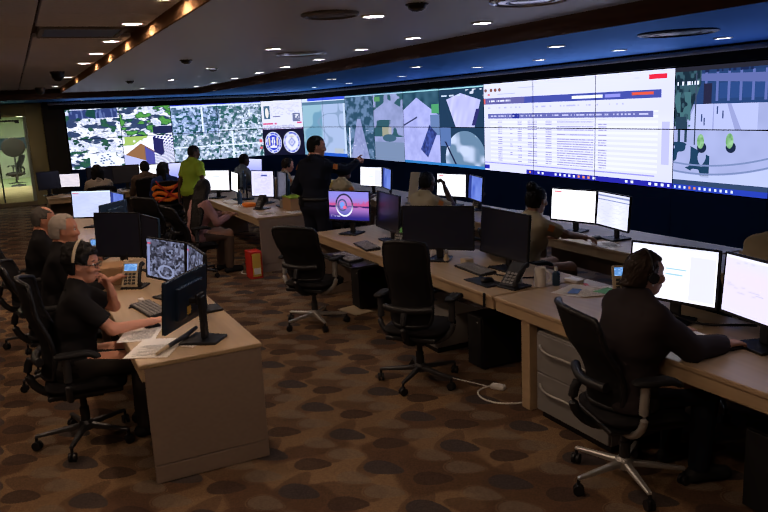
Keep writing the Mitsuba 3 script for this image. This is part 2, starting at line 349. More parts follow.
    c11 = put(c11, mix((.010, .026, .04), (.04, .10, .12), smoothstep(.5, .7, noise(u * 30, v * 26, 4))), dr.select((v > .52) & (u < .13 + (v - .52) * .50) & (u < .30), 1.0, 0.0))
    c11 = put(c11, (.06, .16, .17), dr.select((noise(u * 22, v * 20, 2) > .52), 1.0, 0.0) * box_mask(u, v, .0, .19, .52, .80))
    c11 = put(c11, (.85, .88, 1.0), dr.select(noise(u * 60, 3) > .40, 1.0, 0.0) * box_mask(u, v, .02, .28, .855, .885))
    c11 = put(c11, (.02, .02, .05), box_mask(u, v, .33, .42, .70, .86))
    c11 = put(c11, (.012, .05, .10), dr.select(noise(u * 12, v * 14, 6) > .45, 1.0, 0.0) * dr.select(dr.abs(v - .34 + u * .35) < .10, 1.0, 0.0) * box_mask(u, v, .0, .42, .12, .40))
    c11 = put(c11, (.05, .07, .12), dr.select(dr.abs(u - .245) < .007, 1.0, 0.0) * box_mask(u, v, .2, .3, .38, .95))
    for cx in (.045, .125):
        c11 = put(c11, (.02, .05, .08), box_mask(u, v, cx, cx + .03, .40, .56))
    c11 = put(c11, (.02, .05, .08), box_mask(u, v, .02, .14, .50, .60))
    for cx, cy in ((.315, .41), (.63, .42)):
        e = dr.sqrt(dr.square((u - cx - .015) / .055) + dr.square((v - cy + .05) / .045))
        c11 = put(c11, (.01, .02, .05), 1 - smoothstep(.9, 1, e))
        e = dr.sqrt(dr.square((u - cx) / .042) + dr.square((v - cy) / .062))
        c11 = put(c11, mix((.12, .32, .10), (.35, .62, .30), noise(u * 60, v * 60)), 1 - smoothstep(.9, 1, e))
    for k, cy in enumerate((.215, .145)):
        c11 = put(c11, (.20, .26, .44), dr.select(dr.abs(v - cy - dr.square(u - .30) * .16) < .007, 1.0, 0.0))
    c11 = put(c11, (.58, .64, .86), dr.select(v < .135 + dr.square(u - .30) * .16, .7, 0.0))
    for cx, cy in ((.31, .56), (.34, .53), (.48, .62), (.54, .585)):
        c11 = put(c11, (.05, .08, .20), box_mask(u, v, cx, cx + .015, cy, cy + .06))
    c11 = put(c11, (.03, .06, .13), box_mask(u, v, 0, 2.2, .045, .085))
    c11 = put(c11, (.02, .05, .42), box_mask(u, v, 0, 2.2, -.1, .045))
    ic = dr.floor(u * 17)
    c11 = put(c11, mix((.75, .82, .95), mix((.80, .25, .08), (.08, .55, .20), dr.select(cell_rand(ic, 5, 5) > .5, 1.0, 0.0)), dr.select(cell_rand(ic, 7, 2) > .55, 1.0, 0.0)),
              dr.select(dr.abs(u * 17 - ic - .5) < .2, 1.0, 0.0) * box_mask(u, v, .02, .72, .012, .034))
    c11 = put(c11, (.02, .02, .03), box_mask(u, v, 0, 2.2, .965, 1.1))
    u = uo
    out = c11
    for k, ck in enumerate((c0, c1, c2, c3, c4, c5, c6, c7, c8, c9, c10)):
        out = dr.select(i == k, ck, out)
    return mi.Color3f(out) * mi.Color3f(.90, .93, 1.06) * WALL_GAIN


def monitor_fn(p, n, uv):
    i = dr.floor(uv.x)
    u, v = uv.x - i, uv.y
    # 0 form page
    c0 = mix((.98, .98, 1.1), (.75, .75, .85), lines(u, v, 26, 14, 2, .3, .3) * box_mask(u, v, .05, .68, .1, .95) * .6)
    c0 = put(c0, (.74, .75, .95), box_mask(u, v, .70, .98, .05, .86))
    c0 = put(c0, (.38, .62, .75), dr.maximum(box_mask(u, v, .42, .66, .575, .60), box_mask(u, v, .42, .62, .47, .50)))
    c0 = put(c0, (.80, .82, .95), box_mask(u, v, 0, 1, .93, 1))
    # 1 bluish page
    c1 = mix((.72, .73, 1.0), (.78, .70, .95), noise(u * 2, v * 3))
    c1 = put(c1, (.45, .45, .66), lines(u, v, 30, 20, 4, .35, .3) * dr.maximum(box_mask(u, v, .05, .55, .36, .52), box_mask(u, v, .05, .95, .86, .93)) * .8)
    c1 = put(c1, (.85, .86, 1.05), box_mask(u, v, 0, 1, .95, 1))
    # 2 white page with a red title
    c2 = W((1.0, .99, 1.04))
    c2 = put(c2, (.80, .18, .22), box_mask(u, v, .07, .22, .90, .94))
    # 3 list with dark heading rows
    c3 = mix((.66, .68, .95), (.80, .82, 1.0), noise(u * 3, v * 2, 1))
    c3 = put(c3, (.24, .28, .50), dr.maximum(box_mask(u, v, 0, 1, .89, .94), box_mask(u, v, 0, 1, .78, .81)))
    c3 = put(c3, (.50, .52, .80), lines(u, v, 24, 10, 3, .35, .4) * box_mask(u, v, .04, .96, .06, .76) * .5)
    # 4 skyline at dusk with a ring emblem
    c4 = mix((.36, .16, .50), (.24, .22, .70), smoothstep(.50, .85, v))
    c4 = mix(c4, (.02, .015, .20), smoothstep(.46, .05, v))
    c4 = mix(c4, (.45, .05, .22), smoothstep(.20, .0, dr.abs(v - .50)) * .35)
    tall = cell_rand(dr.floor(u * 38), 2, 2) * .20 * smoothstep(.55, .9, u) + noise(u * 7) * .10
    c4 = put(c4, (.55, .06, .20), dr.select((v > .50) & (v < .52 + tall), 1.0, 0.0) * .7)
    c4 = put(c4, (.03, .01, .12), dr.select((v < .50) & (v > .50 - .03 - noise(u * 9) * .05), 1.0, 0.0))
    rx, ry = (u - .39) / .215, (v - .52) / .40
    rr = dr.sqrt(rx * rx + ry * ry)
    c4 = put(c4, mix((.10, .16, .55), (.50, .22, .55), smoothstep(.3, .7, v)), dr.select(rr < .92, .55, 0.0))
    r2 = dr.sqrt(dr.square((u - .34) / .12) + dr.square((v - .52) / .22))
    c4 = put(c4, (.07, .08, .22), dr.select((r2 < 1) & (r2 > .74), 1.0, 0.0))
    c4 = put(c4, (.10, .35, .90), dr.select(r2 < .50, .8, 0.0))
    c4 = put(c4, (.9, .12, .25), dr.select(dr.sqrt(dr.square((u - .40) / .05) + dr.square((v - .44) / .06)) < 1, .8, 0.0))
    c4 = put(c4, mix((.02, .02, .06), (.75, .78, .95), smoothstep(.60, .25, v)), dr.select((rr > .88) & (rr < 1.03), 1.0, 0.0))
    c4 = put(c4, (.55, .55, .75), lines(u, v, 22, 30, 4, .6, .7) * box_mask(u, v, .04, .28, .10, .15))
    # 5 grey-blue aerial photograph
    b5 = fbm(u * 16, v * 12, 3, 3)
    c5 = mix((.012, .014, .024), (.075, .080, .13), smoothstep(.42, .62, b5))
    c5 = put(c5, (.17, .19, .30), smoothstep(.58, .66, fbm(u * 22, v * 17, 8, 2)))
    c5 = put(c5, (.20, .23, .42), box_mask(u, v, .02, .09, .02, .93))
    c5 = put(c5, (.55, .05, .10), box_mask(u, v, .02, .11, .86, .90))
    c5 = put(c5, (.22, .25, .40), (1 - smoothstep(.016, .03, dr.abs(dr.sqrt(dr.square((u - .52) / 1.2) + dr.square(v - .18)) - .16))))
    # 6 saturated blue window edge-on
    c6 = mix((.05, .10, .48), (.16, .24, .70), noise(u * 5, v * 4, 2))
    c6 = put(c6, (.02, .04, .24), box_mask(u, v, .0, .22, 0, 1))
    # 7 document
    c7 = W((.72, .70, .98))
    c7 = put(c7, (.36, .34, .62), lines(u, v, 24, 18, 7, .4, .5) * box_mask(u, v, .12, .88, .1, .92) * .8)
    c7 = put(c7, (.06, .08, .35), box_mask(u, v, .45, .72, .80, .86))
    # 8 pale log list
    c8 = mix((.50, .56, .82), (.58, .64, .90), noise(u * 3, v * 3, 4))
    c8 = put(c8, (.36, .40, .62), lines(u, v, 26, 9, 9, .35, .4) * box_mask(u, v, .05, .95, .08, .9) * .5)
    c8 = put(c8, (.62, .10, .16), box_mask(u, v, .02, .18, .915, .945))
    c8 = put(c8, (.70, .85, 1.0), box_mask(u, v, 0, 1, .95, 1))
    # 9 telephone display
    c9 = mix((.09, .24, .55), (.30, .50, .80), lines(u, v, 6, 8, 2, .5, .5))
    # 10 pinkish page far off
    c10 = mix((.72, .66, .72), (.42, .38, .50), lines(u, v, 14, 8, 5, .4, .5) * .5)
    # 11 soft blue desktop
    c11 = mix((.26, .30, .80), (.60, .62, 1.0), v)
    # 12 mail page
    c12 = W((.98, .98, 1.06))
    c12 = put(c12, (.30, .40, .55), box_mask(u, v, .42, .66, .70, .735))
    c12 = put(c12, (.72, .74, .92), lines(u, v, 22, 8, 5, .3, .35) * box_mask(u, v, .05, .9, .1, .6) * .7)
    # 13 exit sign green
    c13 = W((.02, .9, .12))
    out = c13
    for k, ck in enumerate((c0, c1, c2, c3, c4, c5, c6, c7, c8, c9, c10, c11, c12)):
        out = dr.select(i == k, ck, out)
    return mi.Color3f(out) * MON_GAIN


scene['tex_wall'] = proc(wall_fn)
scene['tex_monitor'] = proc(monitor_fn)
EMIT_WALL = {'type': 'area', 'radiance': {'type': 'ref', 'id': 'tex_wall'}, 'sampling_weight': 2.0}
EMIT_MON = {'type': 'area', 'radiance': {'type': 'ref', 'id': 'tex_monitor'}, 'sampling_weight': 0.5}


def lamp(c, w=1.0):
    return {'type': 'area', 'radiance': rgb(c), 'sampling_weight': float(w)}


# ------------------------------------------------------------------ mesh helpers
def I4():
    return np.eye(4)


def Tr(x, y, z):
    m = np.eye(4)
    m[:3, 3] = (x, y, z)
    return m


def Rz(a):
    c, s = math.cos(a), math.sin(a)
    return np.array([[c, -s, 0, 0], [s, c, 0, 0], [0, 0, 1, 0], [0, 0, 0, 1.0]])


def Ry(a):
    c, s = math.cos(a), math.sin(a)
    return np.array([[c, 0, s, 0], [0, 1, 0, 0], [-s, 0, c, 0], [0, 0, 0, 1.0]])


def Rx(a):
    c, s = math.cos(a), math.sin(a)
    return np.array([[1, 0, 0, 0], [0, c, -s, 0], [0, s, c, 0], [0, 0, 0, 1.0]])


_cb = {}


def box(x0, x1, y0, y1, z0, z1, c=0.004):
    """A box with chamfered edges."""
    sx, sy, sz = (x1 - x0) / 2, (y1 - y0) / 2, (z1 - z0) / 2
    c = min(c, sx * .45, sy * .45, sz * .45)
    k = (round(sx, 5), round(sy, 5), round(sz, 5), round(c, 5))
    if k not in _cb:
        pts = []
        for a in (-1, 1):
            for b in (-1, 1):
                for d in (-1, 1):
                    pts += [(a * sx, b * (sy - c), d * (sz - c)), (a * (sx - c), b * sy, d * (sz - c)), (a * (sx - c), b * (sy - c), d * sz)]
        h = trimesh.convex.convex_hull(np.array(pts)) if c > 0 else trimesh.creation.box((2 * sx, 2 * sy, 2 * sz))
        _cb[k] = (np.array(h.vertices), np.array(h.faces))
    v, f = _cb[k]
    return trimesh.Trimesh(v + [(x0 + x1) / 2, (y0 + y1) / 2, (z0 + z1) / 2], f, process=False)


def cat(*ms):
    ms = [m for a in ms for m in (a if isinstance(a, (list, tuple)) else [a])]
    return trimesh.util.concatenate(ms) if len(ms) > 1 else ms[0]


def xf(m, M):
    m = m.copy()
    m.apply_transform(M)
    return m


def tube(pts, r, sides=10, caps=True):
    p = np.asarray(pts, float)
    r = np.broadcast_to(np.asarray(r, float), (len(p),))
    t = np.gradient(p, axis=0)
    t /= np.linalg.norm(t, axis=1, keepdims=True) + 1e-12
    ref = np.array([0, 0, 1.0]) if abs(t[:, 2]).mean() < .8 else np.array([1.0, 0, 0])
    a = np.cross(t, ref)
    a /= np.linalg.norm(a, axis=1, keepdims=True) + 1e-12
    b = np.cross(t, a)
    an = np.arange(sides) * 2 * np.pi / sides
    v = p[:, None] + r[:, None, None] * (np.cos(an)[None, :, None] * a[:, None] + np.sin(an)[None, :, None] * b[:, None])
    v = v.reshape(-1, 3)
    f = []
    for i in range(len(p) - 1):
        for j in range(sides):
            q = [i * sides + j, i * sides + (j + 1) % sides, (i + 1) * sides + (j + 1) % sides, (i + 1) * sides + j]
            f += [(q[0], q[2], q[1]), (q[0], q[3], q[2])]
    if caps:
        n = len(v)
        v = np.vstack([v, p[0], p[-1]])
        for j in range(sides):
            f.append((n, j, (j + 1) % sides))
            f.append((n + 1, (len(p) - 1) * sides + (j + 1) % sides, (len(p) - 1) * sides + j))
    m = trimesh.Trimesh(v, np.array(f), process=False)
    m.fix_normals() if False else None
    return m


def curve(pts, n=16):
    """A smooth curve through the points."""
    p = np.asarray(pts, float)
    from scipy.interpolate import CubicSpline
    s = np.r_[0, np.cumsum(np.linalg.norm(np.diff(p, axis=0), axis=1))]
    return CubicSpline(s, p)(np.linspace(0, s[-1], n))


def lathe(prof, n=24):
    """Turned about z; prof lists (radius, z) from the bottom up."""
    return trimesh.creation.revolve(np.asarray(prof, float), sections=n)


def add(key, mesh, mat, smooth=30, to=None, label=None, category=None, group=None, kind=None, **more):
    d = mesh if isinstance(mesh, dict) else ply(mesh, mat, smooth, **more)
    d = dict(d)
    if to is not None:
        d['to_world'] = T(to)
    assert key not in scene, key
    scene[key] = d
    if label or kind or group:
        info(key, label, category, group, kind)
    return d


def info(key, label=None, category=None, group=None, kind=None):
    labels[key] = {k: v for k, v in (('label', label), ('category', category), ('group', group), ('kind', kind)) if v}


_names = {}


def num(base):
    """The next free name of this kind: chair, chair_001, chair_002."""
    k = _names.get(base, 0)
    _names[base] = k + 1
    return base if k == 0 else f'{base}_{k:03d}'


def pnum(base, k):
    return base if k == 0 else f'{base}_{k:03d}'


def structure(key, mesh, mat, smooth=False, label=None, **more):
    add(key, mesh, mat, smooth, **more)
    info(key, label, None, None, 'structure')


def quad(p0, p1, p2, p3):
    return trimesh.Trimesh(np.array([p0, p1, p2, p3], float), np.array([[0, 1, 2], [0, 2, 3]]), process=False)


def prism(poly, z0, z1):
    from shapely.geometry import Polygon
    m = trimesh.creation.extrude_polygon(Polygon(poly), z1 - z0, engine='earcut')
    m.apply_translation([0, 0, z0])
    return m


# ------------------------------------------------------------------ the room
structure('floor', box(-4.2, 8.4, -2.6, 21.3, -.1, 0, 0), 'm_carpet')
structure('wall_left', box(-4.35, -4.2, -2.6, 21.3, 0, 3.0, 0), 'm_darkwall')
structure('wall_rear', box(-4.2, 8.4, -2.75, -2.6, 0, 3.0, 0), 'm_darkwall')


def offset_line(pts, d):
    """The polyline moved d to its left side (into the room for the video wall, which runs from the far left to the near right)."""
    p = np.array(pts, float)
    t = np.gradient(p, axis=0)
    t /= np.linalg.norm(t, axis=1, keepdims=True)
    n = np.stack([t[:, 1], -t[:, 0]], 1)
    return p + n * d


FULL = [(0.92, 21.2)] + WALLPTS + [(7.62, 1.0), (7.62, -2.55)]
back = [tuple(q) for q in offset_line(FULL, -.16)]
front = offset_line(FULL, .03)


def wall_strip(d0, d1, z0, z1, line=FULL):
    return prism(list(map(tuple, offset_line(line, d0))) + list(map(tuple, offset_line(line, d1)))[::-1], z0, z1)


RIGHT = [q for q in FULL if q[0] >= 6.55]
BACK = [q for q in FULL if q[0] <= 6.65]
structure('wall_right', wall_strip(-.30, -.14, 0, 2.9, RIGHT), 'm_navy')
structure('wall_back', wall_strip(-.30, -.14, 0, 2.9, BACK), 'm_darkwall')
# the navy wainscot below the screens, in panels
for k in range(len(FULL) - 1):
    seg = [FULL[k], FULL[k + 1]]
    p0, p1 = np.array(seg[0]), np.array(seg[1])
    t = (p1 - p0) / np.linalg.norm(p1 - p0)
    n = np.array([t[1], -t[0]])
    q = [p0 + t * .004 - n * .14, p1 - t * .004 - n * .14, p1 - t * .004 + n * .02, p0 + t * .004 + n * .02]
    add(pnum(('wall_back' if seg[1][0] <= 6.65 else 'wall_right') + '__wainscot_panel', k), prism([tuple(a) for a in q], 0, VZ0 - .012), 'm_navy', False)
# dark wall between the glass front and the video wall
structure('wall_far', box(.76, 1.26, 21.12, 21.5, 0, 2.9, .004), 'm_darkwall')
# black bulkhead above the screens with a grey rail
structure('trim_1', wall_strip(-.14, .10, VZ1 + .012, Z_PERIM, FULL), 'm_black_soft', label='black bulkhead that runs above the video wall')
rl = offset_line(FULL, .135)
add('trim_1__rail', tube(np.c_[rl, np.full(len(rl), Z_PERIM - .052)], .032, 10), 'm_rail', 50)

# ceilings: a tiled one over the left desks, a lower middle one, and the lowest around the video wall
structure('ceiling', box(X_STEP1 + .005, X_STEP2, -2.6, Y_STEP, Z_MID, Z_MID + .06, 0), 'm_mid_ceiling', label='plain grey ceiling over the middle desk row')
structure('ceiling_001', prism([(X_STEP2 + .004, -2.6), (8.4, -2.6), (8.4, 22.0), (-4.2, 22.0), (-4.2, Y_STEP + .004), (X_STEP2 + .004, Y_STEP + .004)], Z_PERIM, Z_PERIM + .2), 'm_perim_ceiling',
          label='lowest ceiling strip along the video wall, blue light painted in')
structure('ceiling_002', box(-4.2, X_STEP1, -2.6, Y_STEP, Z_TILE + .035, Z_TILE + .09, 0), 'm_tile_grid', label='tiled ceiling over the left desk row')
TY = [4.95 - .777 * 9 + .777 * k for k in range(28)]
k = 0
for y0 in TY:
    for x0, x1 in ((-4.2, -2.86), (-2.845, -1.30), (-1.285, .252), (.272, X_STEP1 - .02)):
        y1 = min(y0 + .762, Y_STEP)
        if y1 - y0 < .1 or (y0 > 6.3 and y0 < 6.8 and x0 > .2):
            continue
        add(pnum('ceiling_002__tile', k), box(x0, x1, y0, y1, Z_TILE, Z_TILE + .04, .003), 'm_tile', False)
        k += 1
# the steps between the ceilings: a lit face on the left, rounded brown coves at the middle ceiling's edge
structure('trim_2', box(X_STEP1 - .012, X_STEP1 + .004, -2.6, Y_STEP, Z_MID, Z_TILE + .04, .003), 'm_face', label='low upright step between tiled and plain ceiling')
cv = []
for a in np.linspace(0, math.pi / 2, 7):
    cv.append((.17 * (1 - math.sin(a)), .125 * (1 - math.cos(a))))     # distance from the step, drop


def cove(pts_fn, mat, key, label):
    """A concave strip: profile points swept along a straight line."""
    rows = np.array([pts_fn(d, z) for d, z in cv])          # (profile, 2 ends, 3)
    v = rows.reshape(-1, 3)
    f = []
    for i in range(len(cv) - 1):
        f += [(2 * i, 2 * i + 1, 2 * i + 3), (2 * i, 2 * i + 3, 2 * i + 2)]
    structure(key, trimesh.Trimesh(v, np.array(f), process=False), mat, True, label)


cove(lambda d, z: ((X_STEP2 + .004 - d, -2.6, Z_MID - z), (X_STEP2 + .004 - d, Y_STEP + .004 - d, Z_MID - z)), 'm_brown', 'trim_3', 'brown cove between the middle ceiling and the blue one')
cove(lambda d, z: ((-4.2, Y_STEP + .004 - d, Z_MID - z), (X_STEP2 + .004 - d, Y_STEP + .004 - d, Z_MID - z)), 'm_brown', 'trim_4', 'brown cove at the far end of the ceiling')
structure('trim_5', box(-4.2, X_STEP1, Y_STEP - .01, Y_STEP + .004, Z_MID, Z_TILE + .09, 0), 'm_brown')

# the glass front at the far left and the lit office behind it
structure('door_1', cat(box(.37, .76, 21.2, 21.42, 0, 2.6, .01), box(-4.2, .37, 21.22, 21.40, 2.28, 2.6, .01), box(-1.55, -1.40, 21.22, 21.40, 0, 2.28, .01)), 'm_olive', False, 'olive frame of the glass front at the far left')
add('door_1__sill', box(-4.2, .37, 21.2, 21.42, 0, .11, .008), 'm_sill', False)
add('door_1__jamb', box(.29, .37, 21.24, 21.38, .11, 2.28, .006), 'm_officewall', False)
add('door_1__pane', box(-1.40, .29, 21.30, 21.312, .11, 2.28, 0), {'type': 'thindielectric', 'int_ior': 1.5} and 'm_glass', False)
add('door_1__mullion', box(-.40, -.365, 21.27, 21.34, .11, 2.28, .004), 'm_darkmetal', False)
add('door_1__closer', cat(box(-.36, .10, 21.19, 21.24, 2.16, 2.20, .006), box(.10, .20, 21.17, 21.24, 2.12, 2.20, .01)), 'm_darkmetal', False)
structure('floor_001', box(-4.2, 4.0, 21.42, 31.2, .0, .10, 0), 'm_officefloor', label='pale floor of the office behind the glass')
structure('wall_office', cat(box(-4.2, 4.0, 31.2, 31.35, 0, 3.0, 0), box(-4.35, -4.2, 21.42, 31.35, 0, 3.0, 0), box(1.9, 2.05, 21.5, 31.35, 0, 3.0, 0)), 'm_officewall')
structure('ceiling_003', box(-4.35, 4.0, 21.43, 31.35, 2.37, 2.45, 0), 'm_officewall', label='ceiling of the office behind the glass')
ORD_ = ('seen beside the mullion', 'seen in mid-pane', 'nearest of its left column', 'farthest of its left column', 'farthest on the right')
for j, (x, y) in enumerate(((-.35, 26.6), (.05, 25.2), (-1.6, 25.4), (-2.4, 28.5), (.5, 28.6))):
    key = num('fluorescent_panel')
    add(key + '__frame', box(x - .34, x + .34, y - .64, y + .64, 2.345, 2.37, .004), 'm_white', False)
    add(key + '__diffuser', quad((x - .3, y - .6, 2.343), (x - .3, y + .6, 2.343), (x + .3, y + .6, 2.343), (x + .3, y - .6, 2.343)), 'm_emit', False, emitter=lamp(L_OFFICE, 1.0))
    info(key, f'bright fluorescent panel in the office behind the glass, {ORD_[j]}', 'ceiling light', 'fluorescent panels in the office behind the glass')
for j, (x, w) in enumerate(((-.40, .50), (.31, .40))):
    key = num('wall_picture')
    add(key, box(x - w / 2, x + w / 2, 31.14, 31.2, 1.18, 1.60, .006), 'm_bluish', False, label=('dark blue board on the office wall, above the round brown chair', 'dark blue board on the office wall, beside the glass front\'s jamb')[j], category='board')
# exit sign at the frame's left edge
k = 'exit_sign'
add(k + '__housing', box(-.52, -.19, 21.10, 21.16, 2.24, 2.44, .006), 'm_darkmetal', False)
tm = meshkit.text_mesh('EXIT', .115, .004, True)
tm.apply_transform(Tr(-.50, 21.096, 2.285) @ Rx(math.pi / 2))
tm.vertices[:, 0] = -.50 + (tm.vertices[:, 0] + .50) * (.29 / max(1e-6, tm.vertices[:, 0].max() + .50))
add(k + '__lettering', tm, 'm_emit', False, emitter=lamp((.03, 1.1, .12), .1))
info(k, 'green glowing EXIT sign above the glass front at the frame\'s edge', 'sign')

# ------------------------------------------------------------------ video wall: one display per cell
FEEDS = []  # (column, row) -> (picture, u0, u1, v0, v1, label)
for c in range(16):
    for r in (0, 1):          # 0 = upper
        v0, v1 = (.5, 1.0) if r == 0 else (0.0, .5)
        up = 'upper' if r == 0 else 'lower'
        if c < 2:
            t = (('white plaza with trees below a dark office block', 'white roads, bright green trees and a dark corner'), ('car park with rows of cars and dark trees', 'orange-brown roof and a white fan of stripes'))[r][c]
            FEEDS.append((c, r, c + 2 * r, 0, 1, 0, 1, f'{up} video wall screen showing {t}'))
        elif c < 4:
            t = (('bluish quarter of the town map with a pale road', 'greenish quarter of the town map'), ('town map quarter behind the lime shirt', 'town map quarter with red markers at its edge'))[r][c - 2]
            FEEDS.append((c, r, 4, (c - 2) / 2, (c - 1) / 2, v0, v1, f'{up} video wall screen showing the {t}'))
        elif c == 4:
            FEEDS.append((c, r, 5 + r, 0, 1, 0, 1, ('upper video wall screen showing a white record with a portrait', 'lower video wall screen showing two round blue seals on black')[r]))
        else:
            a, b, p, t = ((5, 7, 7, 'pale teal map with a blue bar'), (7, 9, 8, 'street camera pictures'), (9, 11, 9, 'car park camera pictures'), (11, 14, 10, 'white table of records'), (14, 16, 11, 'sunny plaza camera'))[
                0 if c < 7 else 1 if c < 9 else 2 if c < 11 else 3 if c < 14 else 4]
            w = ('left', 'right') if b - a == 2 else ('left', 'middle', 'right')
            FEEDS.append((c, r, p, (c - a) / (b - a), (c - a + 1) / (b - a), v0, v1, f'{up} {w[c - a]} video wall screen of the {t}'))
zm = (VZ0 + VZ1) / 2
for c, r, pic, u0, u1, v0, v1, lab in FEEDS:
    p0, p1 = np.array(WALLPTS[c]), np.array(WALLPTS[c + 1])
    t = (p1 - p0) / np.linalg.norm(p1 - p0)
    n = np.array([t[1], -t[0]])
    z0, z1 = (zm + .002, VZ1) if r == 0 else (VZ0, zm - .002)
    a, b = p0 + t * .002, p1 - t * .002
    key = num('video_wall_screen')
    q = [a - n * .13, b - n * .13, b, a]
    add(key + '__housing', prism([tuple(s) for s in q], z0, z1), 'm_black', False)
    e = .0045
    a2, b2, o = a + t * e, b - t * e, n * .003
    v = [(*(a2 + o), z0 + e), (*(b2 + o), z0 + e), (*(b2 + o), z1 - e), (*(a2 + o), z1 - e)]
    uv = np.array([(u0, v0), (u1, v0), (u1, v1), (u0, v1)], float)
    uv[:, 0] = pic + np.clip(uv[:, 0], .0005, .9995)
    add(key + '__screen', quad(*v), 'm_emit', False, uv=uv, emitter=EMIT_WALL)
    info(key, lab, 'screen', 'screens of the video wall')

# ------------------------------------------------------------------ ceiling lights and fittings
_ring = ply(lathe([(.092, 0), (.092, -.008), (.075, -.010), (.072, -.004), (.072, 0)], 28), 'm_white', 40)
_bulb = trimesh.creation.cylinder(.0725, .003, sections=28)
_disc = trimesh.Trimesh(np.vstack([[(0, 0, 0)], [(.0725 * math.cos(a), .0725 * math.sin(a), 0) for a in np.linspace(0, 2 * math.pi, 28, endpoint=False)]]),
                        np.array([(0, 1 + (j + 1) % 28, 1 + j) for j in range(28)]), process=False)
_discply = {}
ORD = 'first second third fourth fifth sixth seventh eighth ninth tenth eleventh twelfth thirteenth fourteenth fifteenth'.split()


def downlight(x, y, z, lum, w, label, group):
    key = num('ceiling_downlight')
    M = Tr(x, y, z)
    d = dict(_ring)
    add(key + '__trim_ring', d, None, to=M)
    add(key + '__lens', _disc, 'm_emit', False, to=Tr(x, y, z - .0045), emitter=lamp(lum, w))
    info(key, label, 'downlight', group)


rows = [(.955, y) for y in (.9, 2.2, 3.55, 4.9, 6.24, 7.62, 9.02, 10.5, 13.7, 17.2)]
for j, (x, y) in enumerate(rows):
    if y < 4.5:
        continue
    downlight(x, y, Z_TILE, L_WARM, 3.0, f'bright warm downlight beside the ceiling step, {ORD[j - 4]} of its row from the camera' if y > 6 else 'bright warm downlight over the near left desk', 'warm downlights beside the ceiling step')
for j, (x, y) in enumerate(rows[:3]):
    downlight(x, y, Z_TILE, L_WARM, 2.0, f'bright warm downlight of the tiled ceiling behind the camera, {ORD[j]} from the rear wall', 'warm downlights beside the ceiling step')
for j, y in enumerate((1.6, 4.2, 6.8, 9.4, 12.0)):
    downlight(-1.15, y, Z_TILE, tuple(1.6 * c for c in L_WARM), 2.0, f'bright warm downlight above the left aisle, {ORD[j]} from the camera', 'warm downlights above the left aisle')
mid = [(2.42, 4.93), (2.53, 7.54), (2.6, 10.5), (2.65, 13.59), (2.7, 17.3), (3.59, 5.29), (3.6, 6.49), (3.62, 7.73), (3.68, 9.18), (3.72, 10.6), (3.75, 12.0), (3.78, 13.6), (3.8, 15.3), (3.85, 17.1)]
for j, (x, y) in enumerate(mid):
    lab = f'dim downlight in the middle ceiling, {ORD[j]} of the row nearer the step' if j < 5 else f'dim downlight in the middle ceiling, {ORD[j - 5]} of the row beside the brown cove'
    downlight(x, y, Z_MID, L_DIM, .25, lab, 'dim downlights in the middle ceiling')
per = [(6.55, 5.36), (6.5, 6.75), (6.48, 8.21), (6.45, 9.66), (6.45, 12.1), (6.5, 14.6), (6.52, 16.6), (6.4, 19.0), (5.05, 6.12), (5.1, 9.15), (5.15, 12.3), (1.62, 20.3), (-.15, 19.9)]
for j, (x, y) in enumerate(per):
    lab = f'small downlight in the blue ceiling strip, {ORD[j]} along the video wall' if j < 8 else f'small downlight in the blue ceiling strip, {ORD[j - 8]} of the row by the cove' if j < 11 else 'small downlight in the blue strip at the far left' if j == 11 else 'warm downlight in the ceiling strip before the glass front'
    downlight(x, y, Z_PERIM, L_PERIM if j < 12 else (60.0, 48.0, 34.0), .25 if j < 12 else 1.0, lab, 'downlights in the blue ceiling strip')


def diffuser(x, y, z, r, mat, label):
    key = num('air_diffuser')
    add(key + '__rim', lathe([(r, 0), (r, -.012), (r * .9, -.022), (r * .86, -.010), (r * .86, 0)], 36), mat, 40, to=Tr(x, y, z))
    add(key + '__cone', lathe([(0, -.020), (r * .45, -.018), (r * .55, -.006)], 36), mat, 40, to=Tr(x, y, z))
    add(key + '__ring', lathe([(r * .58, -.004), (r * .60, -.018), (r * .78, -.014), (r * .80, -.003)], 36), mat, 40, to=Tr(x, y, z))
    info(key, label, 'air diffuser')


diffuser(2.05, 4.85, Z_MID, .20, 'm_grey', 'dull round ceiling diffuser near the top of the picture')
diffuser(3.08, 8.2, Z_MID, .29, 'm_reflector', 'shiny round ceiling diffuser between two dim downlights')
diffuser(3.13, 4.05, Z_MID, .27, 'm_reflector', 'shiny round ceiling diffuser cut by the frame\'s top edge')
diffuser(5.35, 4.85, Z_PERIM, .34, 'm_bluish', 'wide round diffuser in the blue ceiling strip above the table of records')
for j, (x, y) in enumerate(((1.93, 8.95), (1.95, 13.7), (2.64, 10.57), (2.45, 4.35))):
    key = num('smoke_detector')
    add(key, lathe([(0, -.045), (.03, -.044), (.055, -.03), (.06, -.012), (.075, -.008), (.075, 0)], 24), 'm_darkmetal', 40, to=Tr(x, y, Z_MID),
        label='small dark detector on the middle ceiling, ' + ('before the shiny diffuser', 'farthest from the camera', 'between the rows of dim lights', 'nearest the frame\'s top edge')[j], category='smoke detector')
for j, (x, y) in enumerate(((.72, 12.2), (.66, 17.6))):
    key = num('dome_camera')
    add(key + '__base', lathe([(0, -.03), (.10, -.03), (.105, 0)], 24), 'm_darkmetal', 40, to=Tr(x, y, Z_TILE))
    add(key + '__dome', lathe([(0, -.145), (.05, -.130), (.085, -.085), (.092, -.03)], 24), 'm_black', True, to=Tr(x, y, Z_TILE))
    info(key, ('black dome camera on the tiled ceiling, the nearer of two', 'black dome camera on the tiled ceiling, the farther of two')[j], 'camera')
k = 'ceiling_troffer'
